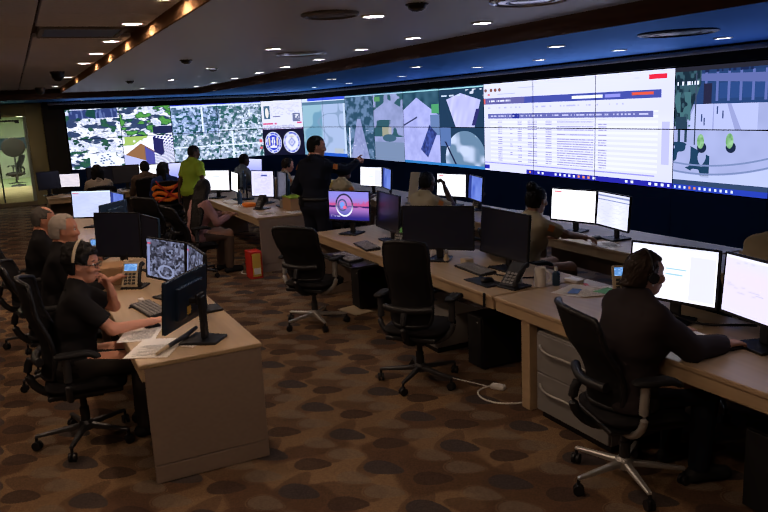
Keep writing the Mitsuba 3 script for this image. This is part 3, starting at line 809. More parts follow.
add(k + '__frame', cat(box(.30, .97, 6.55, 6.59, Z_TILE - .012, Z_TILE + .034, .003), box(.30, .97, 7.22, 7.26, Z_TILE - .012, Z_TILE + .034, .003), box(.30, .34, 6.595, 7.215, Z_TILE - .012, Z_TILE + .034, .003), box(.93, .97, 6.595, 7.215, Z_TILE - .012, Z_TILE + .034, .003)), 'm_grey', False)
for j in range(6):
    add(pnum(k + '__lens_panel', j), box(.345, .925, 6.60 + j * .1025, 6.697 + j * .1025, Z_TILE - .006, Z_TILE + .02, .003), 'm_lens_blue_reflection', False)
info(k, 'square unlit troffer in the tiled ceiling with a blue reflection painted on its lens', 'ceiling light')
# ------------------------------------------------------------------ office chair (faces +x, stands at the origin)
def _backrest(hw_top, hw_bot, z0, z1, tilt, bow):
    """Curved upholstered back with rounded corners: (panel, rim tube)."""
    nu, nv = 15, 15
    P = np.zeros((nv, nu, 3))
    for i, v in enumerate(np.linspace(0, 1, nv)):
        hw = hw_bot + (hw_top - hw_bot) * (v ** .8)
        hw *= 1 - .10 * max(0, (v - .86) / .14) ** 2 - .12 * max(0, (.10 - v) / .10) ** 2
        for j, u in enumerate(np.linspace(-1, 1, nu)):
            z = z0 + (z1 - z0) * v - .028 * u * u * max(0, (v - .6) / .4) * 1.0
            x = -tilt * (v - .25) + .055 * math.sin(math.pi * min(1, v * 1.6)) * .8 + bow * u * u
            P[i, j] = (x, hw * u, z)
    def sheet(off):
        return P + np.array([off, 0, 0])
    F = []
    A, B = sheet(.012).reshape(-1, 3), sheet(-.012).reshape(-1, 3)
    n = nu * nv
    for i in range(nv - 1):
        for j in range(nu - 1):
            a, b, c, d = i * nu + j, i * nu + j + 1, (i + 1) * nu + j + 1, (i + 1) * nu + j
            F += [(a, b, c), (a, c, d), (n + a, n + c, n + b), (n + a, n + d, n + c)]
    ring = [(0, j) for j in range(nu)] + [(i, nu - 1) for i in range(1, nv)] + [(nv - 1, j) for j in range(nu - 2, -1, -1)] + [(i, 0) for i in range(nv - 2, 0, -1)]
    for q in range(len(ring)):
        a = ring[q][0] * nu + ring[q][1]
        b = ring[(q + 1) % len(ring)][0] * nu + ring[(q + 1) % len(ring)][1]
        F += [(a, n + a, n + b), (a, n + b, b)]
    panel = trimesh.Trimesh(np.vstack([A, B]), np.array(F), process=False)
    rim = [P[a] for a in ring] + [P[ring[0]]]
    return panel, tube(rim, .017, 8, False), P


def _cushion(sx, sy, h):
    nu = 18
    V, F = [], []
    for s, (zz) in ((1, h), (-1, 0)):
        for i in range(nu + 1):
            for j in range(nu + 1):
                u, v = 2 * i / nu - 1, 2 * j / nu - 1
                r = (abs(u) ** 4 + abs(v) ** 4) ** .25
                m = max(abs(u), abs(v), 1e-9)
                q = m / r if r > 0 else 1
                x, y = u * q * sx, v * q * sy
                edge = max(0, (m - .75) / .25)
                z = h / 2 + s * h / 2 * math.sqrt(max(0, 1 - edge ** 2 * .96)) - .03 * max(0, u - .3) ** 2 * 2
                V.append((x, y, z))
    n = (nu + 1) ** 2
    for i in range(nu):
        for j in range(nu):
            a, b, c, d = i * (nu + 1) + j, (i + 1) * (nu + 1) + j, (i + 1) * (nu + 1) + j + 1, i * (nu + 1) + j + 1
            F += [(a, b, c), (a, c, d), (n + a, n + c, n + b), (n + a, n + d, n + c)]
    ring = [(0, j) for j in range(nu)] + [(i, nu) for i in range(nu)] + [(nu, j) for j in range(nu, 0, -1)] + [(i, 0) for i in range(nu, 0, -1)]
    for q in range(len(ring)):
        a = ring[q][0] * (nu + 1) + ring[q][1]
        b = ring[(q + 1) % len(ring)][0] * (nu + 1) + ring[(q + 1) % len(ring)][1]
        F += [(a, b, n + b), (a, n + b, n + a)]
    return trimesh.Trimesh(np.array(V), np.array(F), process=False)


_chair = {}


def chair_parts(kind):
    """[(part, ply dict)] of one chair; kind: 'silver', 'black' or 'low' (a plainer lower back)."""
    if kind in _chair:
        return _chair[kind]
    metal = 'm_silver' if kind == 'silver' else 'm_darkmetal'
    out = []
    seat = _cushion(.25, .245, .075)
    seat.apply_translation([.04, 0, .405])
    out.append(('seat', ply(seat, 'm_fabric_black', True)))
    out.append(('seat_pan', ply(cat(box(-.19, .26, -.20, .20, .375, .408, .012), box(-.12, .14, -.09, .09, .325, .375, .012)), 'm_black', 30)))
    hw = {'low': (.235, .20, .52, .98), 'task': (.170, .155, .50, 1.15)}.get(kind, (.245, .185, .50, 1.04))
    panel, rim, P = _backrest(hw[0], hw[1], hw[2], hw[3], .07 if kind == 'task' else .17, .075)
    for m in (panel, rim):
        m.apply_translation([-.235, 0, 0])
    out.append(('backrest', ply(panel, 'm_fabric_black', 40)))
    out.append(('backrest__frame', ply(rim, 'm_black', 50)))
    lum = tube(curve([(-.205, -.185, .64), (-.245, 0, .63), (-.205, .185, .64)], 10), .028, 8)
    out.append(('backrest__lumbar_support', ply(lum, 'm_black', 50)))
    spine = tube(curve([(.0, 0, .36), (-.17, 0, .36), (-.275, 0, .44), (-.275, 0, .62)], 14), .026, 10)
    out.append(('back_bracket', ply(spine, 'm_black', 50)))
    # the arms' bracket: a U under the seat rising to both arm pads
    loop = curve([(-.05, -.285, .55), (-.055, -.278, .44), (-.06, -.19, .365), (-.06, 0, .345), (-.06, .19, .365), (-.055, .278, .44), (-.05, .285, .55)], 30)
    fl = tube(loop, .021, 10)
    out.append(('arm_bracket', ply(fl, metal, 50)))
    for s in (-1, 1):
        post = tube([(-.05, s * .285, .52), (-.045, s * .287, .675)], [.026, .024], 10)
        out.append((pnum('armrest', 0 if s < 0 else 1), ply(post, metal, 50)))
        pad = _cushion(.135, .043, .032)
        pad.apply_translation([.02, s * .285, .672])
        out.append((pnum('armrest', 0 if s < 0 else 1) + '__pad', ply(pad, 'm_black_soft', True)))
    out.append(('column', ply(lathe([(0, .10), (.030, .10), (.030, .24), (.022, .245), (.022, .345), (0, .345)], 18), 'm_black' if kind != 'silver' else 'm_darkmetal', 40)))
    legs = []
    hub = lathe([(0, .085), (.045, .085), (.050, .13), (.036, .15), (0, .15)], 18)
    for k in range(5):
        a = 2 * math.pi * k / 5 + .35
        m = box(.03, .315, -.019, .019, .085, .118, .008)
        v = m.vertices
        s = (v[:, 0] - .03) / .285
        v[:, 1] *= 1.15 - .45 * s
        v[:, 2] = .085 + (v[:, 2] - .085) * (1.15 - .55 * s) + .010 * (1 - s) + .0
        m.vertices = v
        legs.append(xf(m, Rz(a)))
        c, sn = math.cos(a) * .31, math.sin(a) * .31
        w = trimesh.creation.cylinder(.029, .016, sections=14)
        w2 = w.copy()
        w.apply_transform(Tr(0, .014, .030) @ Rx(math.pi / 2))
        w2.apply_transform(Tr(0, -.014, .030) @ Rx(math.pi / 2))
        st = trimesh.creation.cylinder(.009, .06, sections=8)
        st.apply_translation([0, 0, .06])
        hood = box(-.016, .016, -.006, .006, .03, .062, .003)
        cs = xf(cat(w, w2, st, hood), Tr(c, sn, 0) @ Rz(a + 1.1 + .7 * k))
        out.append((pnum('caster', k), ply(cs, 'm_black', 40)))
    out.append(('base', ply(cat(hub, *legs), metal, 30)))
    _chair[kind] = out
    return out


def chair(x, y, yaw, label, kind='black', group='office chairs at the desks', swivel=0.0, base=None):
    key = num(base or 'office_chair')
    M = Tr(x, y, 0) @ Rz(math.radians(yaw))
    MB = Tr(x, y, 0) @ Rz(math.radians(yaw + swivel))
    for part, d in chair_parts(kind):
        add(key + '__' + part, d, None, to=MB if part.startswith(('base', 'caster', 'column')) else M)
    info(key, label, 'chair', group)
    return key


# ------------------------------------------------------------------ monitors, given by the lower corners of the panel as its viewer sees them
_mon = {}


def monitor_parts(w, h, drop):
    k = (round(w, 3), round(h, 3), round(drop, 3))
    if k in _mon:
        return _mon[k]
    body = cat(box(-.022, 0, -w / 2, w / 2, 0, h, .005), box(-.050, -.021, -w * .30, w * .30, h * .18, h * .82, .014))
    bz = .011
    bez = cat(box(-.001, .003, -w / 2, w / 2, h - bz, h, .001), box(-.001, .003, -w / 2, w / 2, 0, bz * 1.5, .001), box(-.001, .003, -w / 2, -w / 2 + bz, bz * 1.5, h - bz, .001), box(-.001, .003, w / 2 - bz, w / 2, bz * 1.5, h - bz, .001))
    neck = cat(box(-.075, -.048, -.032, .032, -drop + .017, h * .55, .008), box(-.062, -.045, -.05, .05, h * .40, h * .60, .006))
    base = box(-.17, .06, -.115, .115, -drop, -drop + .016, .006)
    v = base.vertices
    v[:, 1] *= 1 - .25 * (v[:, 0] < -.1)
    base.vertices = v
    _mon[k] = (ply(body, 'm_black', 30), ply(bez, 'm_black', False), ply(neck, 'm_black', 30), ply(base, 'm_black', 30), body, bz)
    return _mon[k]


def monitor(BL, BR, pic, label, w=.53, h=.318, z=.878, tilt=4, body='m_black', group='monitors on the desks', base='monitor', sticker=False, back=0.0):
    """pic None: switched off."""
    key = num(base)
    a, b = np.array(BL, float), np.array(BR, float)
    m, d = (a + b) / 2, b - a
    yaw = math.atan2(-d[0], d[1])                      # the direction the screen faces; local +y runs to the viewer's right
    M = Tr(m[0], m[1], z) @ Rz(yaw)
    P = M @ Ry(-math.radians(tilt))
    pb, pz, pn, pbase, bmesh, bz = monitor_parts(w, h, z - .7405)
    add(key + '__housing', pb if body == 'm_black' else ply(bmesh, body, 30), None, to=P)
    add(key + '__bezel', pz, None, to=P)
    e = bz
    s = quad((.0012, -w / 2 + e, e * 1.5), (.0012, w / 2 - e, e * 1.5), (.0012, w / 2 - e, h - e), (.0012, -w / 2 + e, h - e))
    if pic is None:
        add(key + '__screen', s, 'm_offscreen', False, to=P)
    else:
        uv = np.array([(pic + .001, 0), (pic + .999, 0), (pic + .999, 1), (pic + .001, 1.0)])
        add(key + '__screen', s, 'm_emit', False, to=P, uv=uv, emitter=EMIT_MON)
    MS = M @ Tr(-back, 0, 0)
    add(key + '__stand', pn, None, to=MS)
    add(key + '__base', pbase, None, to=MS)
    if back:
        add(key + '__arm', box(-.075 - back, -.03, -.03, .03, h * .42, h * .52, .006), 'm_black', 30, to=M)
    if sticker:
        add(key + '__sticker', box(-.0525, -.0503, .01, .055, .075, .125, 0), 'm_yellow', False, to=P)
    info(key, label, 'monitor', group)
    return key


# ------------------------------------------------------------------ desk-top things
def keyboard(x, y, yaw, label, z=.74, mat='m_black', w=.44):
    key = num('keyboard')
    M = Tr(x, y, z) @ Rz(math.radians(yaw))
    b = box(-.075, .075, -w / 2, w / 2, 0, .016, .005)
    v = b.vertices
    v[:, 2] += .012 * (v[:, 0] > 0) * (v[:, 2] > .008)
    b.vertices = v
    add(key + '__body', b, mat, 30, to=M)
    ks = []
    for r in range(5):
        for c in range(20):
            x0, y0 = -.066 + r * .0265, -w / 2 + .012 + c * (w - .024) / 20
            ks.append(box(x0, x0 + .022, y0, y0 + (w - .024) / 20 - .0035, .014 + r * .0024, .023 + r * .0024, .002))
    add(key + '__keys', cat(ks), 'm_grey' if mat == 'm_black' else mat, False, to=M)
    info(key + '__keys', None, None, None, 'stuff')
    info(key, label, 'keyboard')


def mouse(x, y, yaw, label, z=.74):
    key = num('mouse')
    m = _cushion(.055, .032, .034)
    v = m.vertices
    v[:, 2] *= .75 + .25 * np.cos((v[:, 0] + .01) * 22)
    m.vertices = v
    M = Tr(x, y, z + .001) @ Rz(math.radians(yaw))
    add(key + '__body', m, 'm_black', True, to=M)
    add(key + '__wheel', xf(trimesh.creation.cylinder(.008, .008, sections=12), Tr(.03, 0, .028) @ Rx(math.pi / 2)), 'm_grey', 40, to=M)
    info(key, label, 'mouse')


def phone(x, y, yaw, label, z=.74, lit=True, mat='m_beige', tilt=64, green=False):
    """A desk telephone on its wedge; faces +x."""
    key = num('desk_phone')
    M = Tr(x, y, z) @ Rz(math.radians(yaw))
    P = M @ Tr(.05, 0, .012) @ Ry(-math.radians(90 - tilt))
    add(key + '__base', box(-.10, .085, -.09, .09, 0, .014, .005), 'm_black', 30, to=M)
    add(key + '__stand', box(-.045, -.016, -.075, .03, .02, .19, .006), 'm_black', 30, to=P)
    add(key + '__body', box(-.014, .008, -.095, .045, 0, .21, .006), mat, 30, to=P)
    if lit:
        s = quad((.0085, -.080, .135), (.0085, .030, .135), (.0085, .030, .195), (.0085, -.080, .195))
        add(key + '__display', s, 'm_emit', False, to=P, uv=np.array([(9.001, 0), (9.999, 0), (9.999, 1), (9.001, 1.0)]), emitter=EMIT_MON)
    add(key + '__keypad', cat([box(.008, .0125, -.072 + c * .034, -.046 + c * .034, .020 + r * .026, .038 + r * .026, .002) for r in range(4) for c in range(3)]), 'm_darkmetal' if mat != 'm_black' else 'm_grey', False, to=P)
    hs = tube(curve([(.012, .072, .010), (.034, .072, .03), (.040, .072, .10), (.034, .072, .17), (.012, .072, .195)], 14), [.02] * 2 + [.014] * 10 + [.02] * 2, 10)
    add(key + '__handset', hs, 'm_black', 50, to=P)
    if green:
        add(key + '__note', box(.0085, .0095, -.05, .03, .14, .19, 0), 'm_green', False, to=P)
    info(key, label, 'telephone')


def sheet(x, y, yaw, label, z=.74, w=.216, l=.28, mat='m_paper', base='paper_sheet', n=1, curl=.0, category='paper', textlines=True):
    key = num(base)
    M = Tr(x, y, z) @ Rz(math.radians(yaw))
    k = 9
    V = []
    for s in (0, 1):
        for i in range(k):
            for j in range(2):
                u = i / (k - 1)
                V.append((-l / 2 + l * u, (-w / 2, w / 2)[j], .0008 + s * (.0012 * n) + curl * (u ** 3)))
    F = []
    o = 2 * k
    for i in range(k - 1):
        a, b, c, d = 2 * i, 2 * i + 1, 2 * i + 3, 2 * i + 2
        F += [(a, b, c), (a, c, d), (o + a, o + c, o + b), (o + a, o + d, o + c), (a, d, o + d), (a, o + d, o + a), (b, o + c, c), (b, o + b, o + c)]
    F += [(0, o, o + 1), (0, o + 1, 1), (2 * k - 2, 2 * k - 1, o + 2 * k - 1), (2 * k - 2, o + 2 * k - 1, o + 2 * k - 2)]
    add(key + '__page', trimesh.Trimesh(np.array(V), np.array(F), process=False), mat, False, to=M)
    if textlines:
        rr = random.Random(len(scene))
        tl = [box(-l / 2 + .03 + i * .014, -l / 2 + .034 + i * .014, -w / 2 + .025, w / 2 - .025 - rr.random() * .07, .0020 * 1 + .0012 * n - .0006, .0024 + .0012 * n, 0) for i in range(int((l * .62) / .014))]
        add(key + '__text', cat(tl), 'm_print', False, to=M)
        info(key + '__text', None, None, None, 'stuff')
    info(key, label, category)


def desk(name, x0, x1, y0, y1, front, label, group=None, ends=(True, True), ztop=.74, legs=(), modesty=True, end_mat='m_laminate', apron=True, to=None):
    """A workstation desk along y; front is the side people sit at, -1 for its low-x side, +1 for its high-x side."""
    key = num(name)
    add(key + '__desktop', box(x0, x1, y0 + .001, y1 - .001, ztop - .030, ztop, .006), 'm_wood', 30, to=to)
    fx = x0 if front < 0 else x1
    if apron:
        add(key + '__apron', box(min(fx, fx - front * .028) + front * -.012, max(fx, fx - front * .028) - front * .012, y0 + .006, y1 - .006, ztop - .105, ztop - .031, .003), 'm_wood', False, to=to)
    k = 0
    for e, y in zip(ends, (y0, y1)):
        if not e:
            continue
        a, b = (y + .004, y + .034) if y == y0 else (y - .034, y - .004)
        part = pnum('end_panel', k)
        add(f'{key}__{part}', box(x0 + .03, x1 - .008, a, b, .115, ztop - .031, .003), end_mat, False, to=to)
        add(f'{key}__{part}__kick_plate', box(x0 + .03, x1 - .008, a + .0, b, .004, .111, .003), end_mat, False, to=to)
        k += 1
    for j, y in enumerate(legs):
        add(f'{key}__{pnum("leg", j)}', box(fx - front * .065 - .035, fx - front * .065 + .035, y - .045, y + .045, .0, ztop - .106, .004), 'm_wood', False, to=to)
    if modesty:
        bx = x1 - .03 if front < 0 else x0 + .03
        add(key + '__modesty_panel', box(bx - .01, bx + .01, y0 + .04, y1 - .04, .22, ztop - .032, .003), end_mat, False, to=to)
    info(key, label, 'desk', group)
    return key


def pedestal(x0, x1, y0, y1, z1, front, label, drawers=2):
    key = num('drawer_pedestal')
    add(key + '__carcass', box(x0, x1, y0, y1, .05, z1, .004), 'm_grey', False)
    add(key + '__plinth', box(x0 + .02, x1 - .02, y0 + .02, y1 - .02, 0, .05, .003), 'm_black', False)
    fx = x0 if front < 0 else x1
    h = (z1 - .06) / drawers
    for d in range(drawers):
        za, zb = .055 + h * d + .004, .055 + h * (d + 1) - .004
        a, b = (fx - .018, fx - .0005) if front < 0 else (fx + .0005, fx + .018)
        dk = f'{key}__{pnum("drawer", d)}'
        add(dk, box(a, b, y0 + .006, y1 - .006, za, zb, .004), 'm_grey', False)
        o = a if front < 0 else b
        s = -1 if front < 0 else 1
        add(dk + '__handle', tube(curve([(o, y0 + .04, zb - .075), (o + s * .030, y0 + .10, zb - .09), (o + s * .036, (y0 + y1) / 2, zb - .094), (o + s * .030, y1 - .10, zb - .09), (o, y1 - .04, zb - .075)], 16), .0075, 8), 'm_silver', 50)
    info(key, label, 'drawer cabinet')
# ------------------------------------------------------------------ figures: smooth unions of tapered bones, turned into one surface (surface nets)
def nets(F, org, h):
    S = F < 0
    c = S[:-1, :-1, :-1].astype(np.int8)
    tot = np.zeros_like(c)
    for a in (0, 1):
        for b in (0, 1):
            for d in (0, 1):
                tot += S[a:a + c.shape[0], b:b + c.shape[1], d:d + c.shape[2]]
    act = (tot > 0) & (tot < 8)
    idx = np.argwhere(act)
    num_ = -np.ones(act.shape, int)
    num_[tuple(idx.T)] = np.arange(len(idx))
    acc, cnt = np.zeros((len(idx), 3)), np.zeros(len(idx))
    corners = [np.array((a, b, d)) for a in (0, 1) for b in (0, 1) for d in (0, 1)]
    for i in range(8):
        for j in range(i + 1, 8):
            if np.abs(corners[i] - corners[j]).sum() != 1:
                continue
            p, q = idx + corners[i], idx + corners[j]
            fa, fb = F[tuple(p.T)], F[tuple(q.T)]
            m = (fa < 0) != (fb < 0)
            t = np.where(m, fa / np.where(m, fa - fb, 1), 0)
            acc += np.where(m[:, None], p + t[:, None] * (q - p), 0)
            cnt += m
    V = acc / cnt[:, None] * h + org
    faces = []
    for ax in range(3):
        sl0 = [slice(None)] * 3
        sl1 = [slice(None)] * 3
        sl0[ax], sl1[ax] = slice(0, -1), slice(1, None)
        ch = S[tuple(sl0)] != S[tuple(sl1)]
        e = np.argwhere(ch)
        o = [k for k in range(3) if k != ax]
        ok = np.ones(len(e), bool)
        for k in o:
            ok &= (e[:, k] > 0) & (e[:, k] < F.shape[k] - 1)
        e = e[ok]
        q = []
        for d0, d1 in ((-1, -1), (0, -1), (0, 0), (-1, 0)):
            w = e.copy()
            w[:, o[0]] += d0
            w[:, o[1]] += d1
            q.append(num_[tuple(w.T)])
        q = np.stack(q, 1)
        flip = ~S[tuple(e.T)]
        if ax == 1:
            flip = ~flip
        q[flip] = q[flip][:, ::-1]
        faces.append(q)
    q = np.vstack(faces)
    q = q[(q >= 0).all(1)]
    return trimesh.Trimesh(V, np.vstack([q[:, [0, 1, 2]], q[:, [0, 2, 3]]]), process=False)


def cap(a, b, ra, rb=None, k=.03):
    return ('cap', np.array(a, float), np.array(b, float), ra, ra if rb is None else rb, k)


def ell(c, r, R=None, k=.02, sub=False):
    return ('ell', np.array(c, float), np.array(r, float), R, k, sub)


def sdf_mesh(prims, h, cuts=(), grow=0.0):
    """cuts: functions of points (n, 3) whose positive side is removed."""
    lo, hi = np.full(3, 9.0), np.full(3, -9.0)
    for p in prims:
        if p[0] == 'cap':
            r = max(p[3], p[4]) + grow + .01
            lo, hi = np.minimum(lo, np.minimum(p[1], p[2]) - r), np.maximum(hi, np.maximum(p[1], p[2]) + r)
        elif not p[5]:
            r = max(p[2]) + grow + .01
            lo, hi = np.minimum(lo, p[1] - r), np.maximum(hi, p[1] + r)
    lo -= 2.5 * h
    n = np.ceil((hi - lo) / h).astype(int) + 3
    F = np.full(n, 1.0)
    ax = [lo[i] + h * np.arange(n[i]) for i in range(3)]
    for p in prims:
        if p[0] == 'cap':
            r = max(p[3], p[4]) + grow + p[5] + 2 * h
            a0, a1 = np.minimum(p[1], p[2]) - r, np.maximum(p[1], p[2]) + r
        else:
            r = max(p[2]) + grow + p[4] + 2 * h
            a0, a1 = p[1] - r, p[1] + r
        i0 = np.clip(np.floor((a0 - lo) / h).astype(int), 0, n - 1)
        i1 = np.clip(np.ceil((a1 - lo) / h).astype(int) + 1, 1, n)
        sl = tuple(slice(i0[k], i1[k]) for k in range(3))
        X = np.stack(np.meshgrid(ax[0][sl[0]], ax[1][sl[1]], ax[2][sl[2]], indexing='ij'), -1)
        if p[0] == 'cap':
            ba = p[2] - p[1]
            t = np.clip(((X - p[1]) @ ba) / max(ba @ ba, 1e-9), 0, 1)
            d = np.linalg.norm(X - p[1] - t[..., None] * ba, axis=-1) - (p[3] + (p[4] - p[3]) * t) - grow
            k, sub = p[5], False
        else:
            Y = X - p[1]
            if p[3] is not None:
                Y = Y @ p[3]
            rr = p[2] + grow
            k0 = np.linalg.norm(Y / rr, axis=-1)
            k1 = np.linalg.norm(Y / rr ** 2, axis=-1)
            d = k0 * (k0 - 1) / np.maximum(k1, 1e-9)
            k, sub = p[4], p[5]
        g = F[sl]
        if sub:
            d = -d
            hh = np.clip(.5 - .5 * (g - d) / k, 0, 1)
            F[sl] = g + (d - g) * hh + k * hh * (1 - hh)
        else:
            hh = np.clip(.5 + .5 * (g - d) / k, 0, 1)
            F[sl] = g + (d - g) * hh - k * hh * (1 - hh)
    if cuts:
        X = np.stack(np.meshgrid(*ax, indexing='ij'), -1)
        for c in cuts:
            F = np.maximum(F, c(X))
    F[[0, -1]] = np.maximum(F[[0, -1]], h)
    F[:, [0, -1]] = np.maximum(F[:, [0, -1]], h)
    F[:, :, [0, -1]] = np.maximum(F[:, :, [0, -1]], h)
    return nets(F, lo, h)


# ---- head: centre of the skull at the origin, facing +x
def head_prims(fem=False):
    j = .9 if fem else 1.0
    return [ell((-.012, 0, .030), (.098, .077, .092)), ell((.020, 0, -.035), (.072 * j, .060 * j, .085), k=.03), ell((.052, 0, -.085), (.030, .030 * j, .026), k=.03),
            cap((.060, -.030, .032), (.060, .030, .032), .020, k=.025),                       # brow
            cap((.082, 0, .018), (.100, 0, -.022), .0075, .0125, k=.012), cap((.092, -.012, -.026), (.092, .012, -.026), .008, k=.010),   # nose
            ell((.088, .031, .012), (.022, .019, .013), k=.012, sub=True), ell((.088, -.031, .012), (.022, .019, .013), k=.012, sub=True),
            ell((.068, .045, -.02), (.022, .018, .022), k=.02), ell((.068, -.045, -.02), (.022, .018, .022), k=.02),    # cheeks
            cap((.083, -.017, -.056), (.083, .017, -.056), .0085, k=.010), cap((.081, -.014, -.066), (.081, .014, -.066), .0085, k=.010),  # lips
            ell((.0, .080, -.006), (.020, .009, .031), k=.006), ell((.0, -.080, -.006), (.020, .009, .031), k=.006),      # ears
            ell((.008, .090, -.002), (.010, .006, .016), k=.004, sub=True), ell((.008, -.090, -.002), (.010, .006, .016), k=.004, sub=True),
            cap((-.030, 0, -.05), (-.045, 0, -.17), .052, .056, k=.03)]                           # neck


_heads = {}


def head_mesh(fem):
    if fem not in _heads:
        _heads[fem] = sdf_mesh(head_prims(fem), .0062)
    return _heads[fem]


SK = [((-.012, 0, .030), (.098, .077, .092)), ((-.02, 0, -.01), (.085, .076, .085))]


def hair_mesh(style):
    if ('hair', style) in _heads:
        return _heads[('hair', style)]
    g = .009
    face = lambda x0, zt, s=.55: (lambda X: np.minimum(X[..., 0] - x0 - s * np.maximum(0, X[..., 2] - .02), zt - X[..., 2]))
    base = [ell(SK[0][0], np.array(SK[0][1]) + g), ell(SK[1][0], np.array(SK[1][1]) + g * .8)]
    facecut = lambda X: np.minimum(X[..., 0] - .030, .078 - X[..., 2] + (X[..., 0] - .03) * .0)
    low = lambda X: (-.062 - X[..., 2]) - np.maximum(0, X[..., 0] + .02) * -1.1      # nape line, higher in front
    ear = lambda X: np.minimum(np.minimum(X[..., 0] + .025, .018 - X[..., 2]), np.abs(X[..., 1]) - .05)
    cuts = [facecut, low, ear]
    pr = list(base)
    if style == 'short':
        pass
    elif style == 'crop':
        pr = [ell(SK[0][0], np.array(SK[0][1]) + .0055), ell(SK[1][0], np.array(SK[1][1]) + .0045)]
    elif style == 'thinning':
        cuts.append(lambda X: .052 - np.linalg.norm((X - np.array([.035, 0, .115])) * [.62, 1, 1], axis=-1))
    elif style == 'grey':
        pr = [ell(SK[0][0], np.array(SK[0][1]) + .008), ell(SK[1][0], np.array(SK[1][1]) + .010), ell((-.06, 0, -.02), (.052, .075, .055))]
        cuts = [lambda X: np.minimum(X[..., 0] - .022, .098 - X[..., 2]), low, ear]
    elif style == 'bun':
        pr += [ell((-.075, 0, .125), (.052, .050, .048), k=.012), ell((-.06, 0, .105), (.035, .035, .03))]
    elif style == 'pulled':
        pr += [ell((-.070, 0, -.035), (.048, .066, .060), k=.02), ell((-.112, 0, -.055), (.030, .036, .032), k=.012)]
    elif style == 'nape_bun':
        pr += [ell((-.118, .0, -.02), (.045, .052, .045), k=.012)]
    elif style == 'curly':
        rr = random.Random(3)
        pr = [ell(SK[0][0], np.array(SK[0][1]) + .014), ell(SK[1][0], np.array(SK[1][1]) + .012)]
        for _ in range(90):
            th, ph = rr.uniform(0, 2 * math.pi), rr.uniform(-.2, 1.5)
            d = np.array([math.cos(th) * math.cos(ph), math.sin(th) * math.cos(ph), math.sin(ph)])
            c = np.array([-.015, 0, .030]) + d * np.array([.108, .088, .103])
            if c[0] > .05 and c[2] < .09:
                continue
            pr.append(ell(c, np.array([.021, .021, .019]), k=.006))
        pr += [ell((-.09, 0, .085), (.05, .055, .05), k=.01)]
        cuts = [lambda X: np.minimum(X[..., 0] - .050, .080 - X[..., 2]), low, ear]
    elif style == 'long':
        pr = [ell(SK[0][0], np.array(SK[0][1]) + .013), ell(SK[1][0], np.array(SK[1][1]) + .014)]
        for y, x1, z1 in ((-.062, -.17, -.54), (-.03, -.18, -.60), (0, -.185, -.62), (.03, -.18, -.60), (.062, -.17, -.54)):
            pr += [cap((-.055, y, .0), (-.115, y * 1.0, -.16), .046, .042, k=.02), cap((-.115, y * 1.0, -.16), (x1 - .05, y * .95, z1), .042, .022, k=.02)]
        pr += [cap((-.02, .075, .03), (-.05, .070, -.14), .020, .014, k=.02), cap((-.02, -.075, .03), (-.05, -.070, -.14), .020, .014, k=.02)]
        cuts = [lambda X: np.minimum(X[..., 0] - .028, .082 - X[..., 2])]
    elif style == 'shoulder':
        pr = [ell(SK[0][0], np.array(SK[0][1]) + .013), ell(SK[1][0], np.array(SK[1][1]) + .014)]
        for y in (-.07, -.035, 0, .035, .07):
            pr += [cap((-.055, y, .0), (-.075, y * 1.1, -.17), .038, .026, k=.02)]
        cuts = [lambda X: np.minimum(X[..., 0] - .028, .082 - X[..., 2])]
    m = sdf_mesh(pr, .0065, cuts)
    q = np.array(m.vertices)
    m.vertices = q + np.array(m.vertex_normals) * ((meshkit.fbm(q * [60, 160, 60] + 7, 2, 5) - .5) * (.013 if style != 'crop' else .005))[:, None]
    _heads[('hair', style)] = m
    return m


def hand_prims(pose, s):
    """Right hand (s = 1) from the wrist at the origin along +x, back of the hand +z, thumb on the +y side for s = 1, -y for s = -1."""
    curl = {'mouse': (.30, .45, .25), 'relax': (.35, .55, .40), 'fist': (1.15, 1.5, .9), 'grip': (.75, .95, .6), 'chin': (.55, .9, .5)}
    P = []
    kn = [(.092, .031), (.096, .010), (.092, -.012), (.083, -.031)]
    ln = [(.043, .026, .022), (.048, .030, .023), (.044, .028, .022), (.034, .021, .019)]
    for i, (x, y) in enumerate(kn):
        P.append(cap((.005, y * .45 * s, -.002), (x, y * s, 0), .0135, .0115, k=.012))
        c = curl.get(pose, curl['fist'])
        if pose == 'point' and i == 0:
            c = (.05, .08, .05)
        p, a = np.array([x, y * s, 0.0]), 0.0
        for seg in range(3):
            a += c[seg] * (1 + .06 * i)
            q = p + ln[i][seg] * np.array([math.cos(a), y * s * .9 * (1 if seg == 0 else .3) * (0 if c[0] > .7 else 1), -math.sin(a)])
            P.append(cap(p, q, (.0095, .0085, .0078)[seg], (.0085, .0078, .0068)[seg], k=.004))
            p = q
    t0, t1, t2, t3 = np.array([.018, .024 * s, -.006]), np.array([.052, .052 * s, -.016]), np.array([.080, .062 * s, -.024]), np.array([.102, .060 * s, -.030])
    if pose in ('fist', 'grip', 'point'):
        t2, t3 = np.array([.082, .048 * s, -.034]), np.array([.098, .026 * s, -.042])
    P += [cap(t0, t1, .015, .012, k=.010), cap(t1, t2, .0105, .0095, k=.004), cap(t2, t3, .0095, .0075, k=.004)]
    P += [cap((-.045, 0, 0), (.01, 0, 0), .026, .025, k=.015)]
    return P


def hand_mesh(pose, s):
    if ('hand', pose, s) not in _heads:
        m = sdf_mesh(hand_prims(pose, s), .0042)
        trimesh.smoothing.filter_taubin(m, iterations=4)
        _heads[('hand', pose, s)] = m
    return _heads[('hand', pose, s)]


def frame(xd, zd):
    x = np.array(xd, float)
    x /= np.linalg.norm(x)
    z = np.array(zd, float)
    z -= x * (z @ x)
    z /= np.linalg.norm(z) + 1e-9
    M = np.eye(4)
    M[:3, 0], M[:3, 1], M[:3, 2] = x, np.cross(z, x), z
    return M


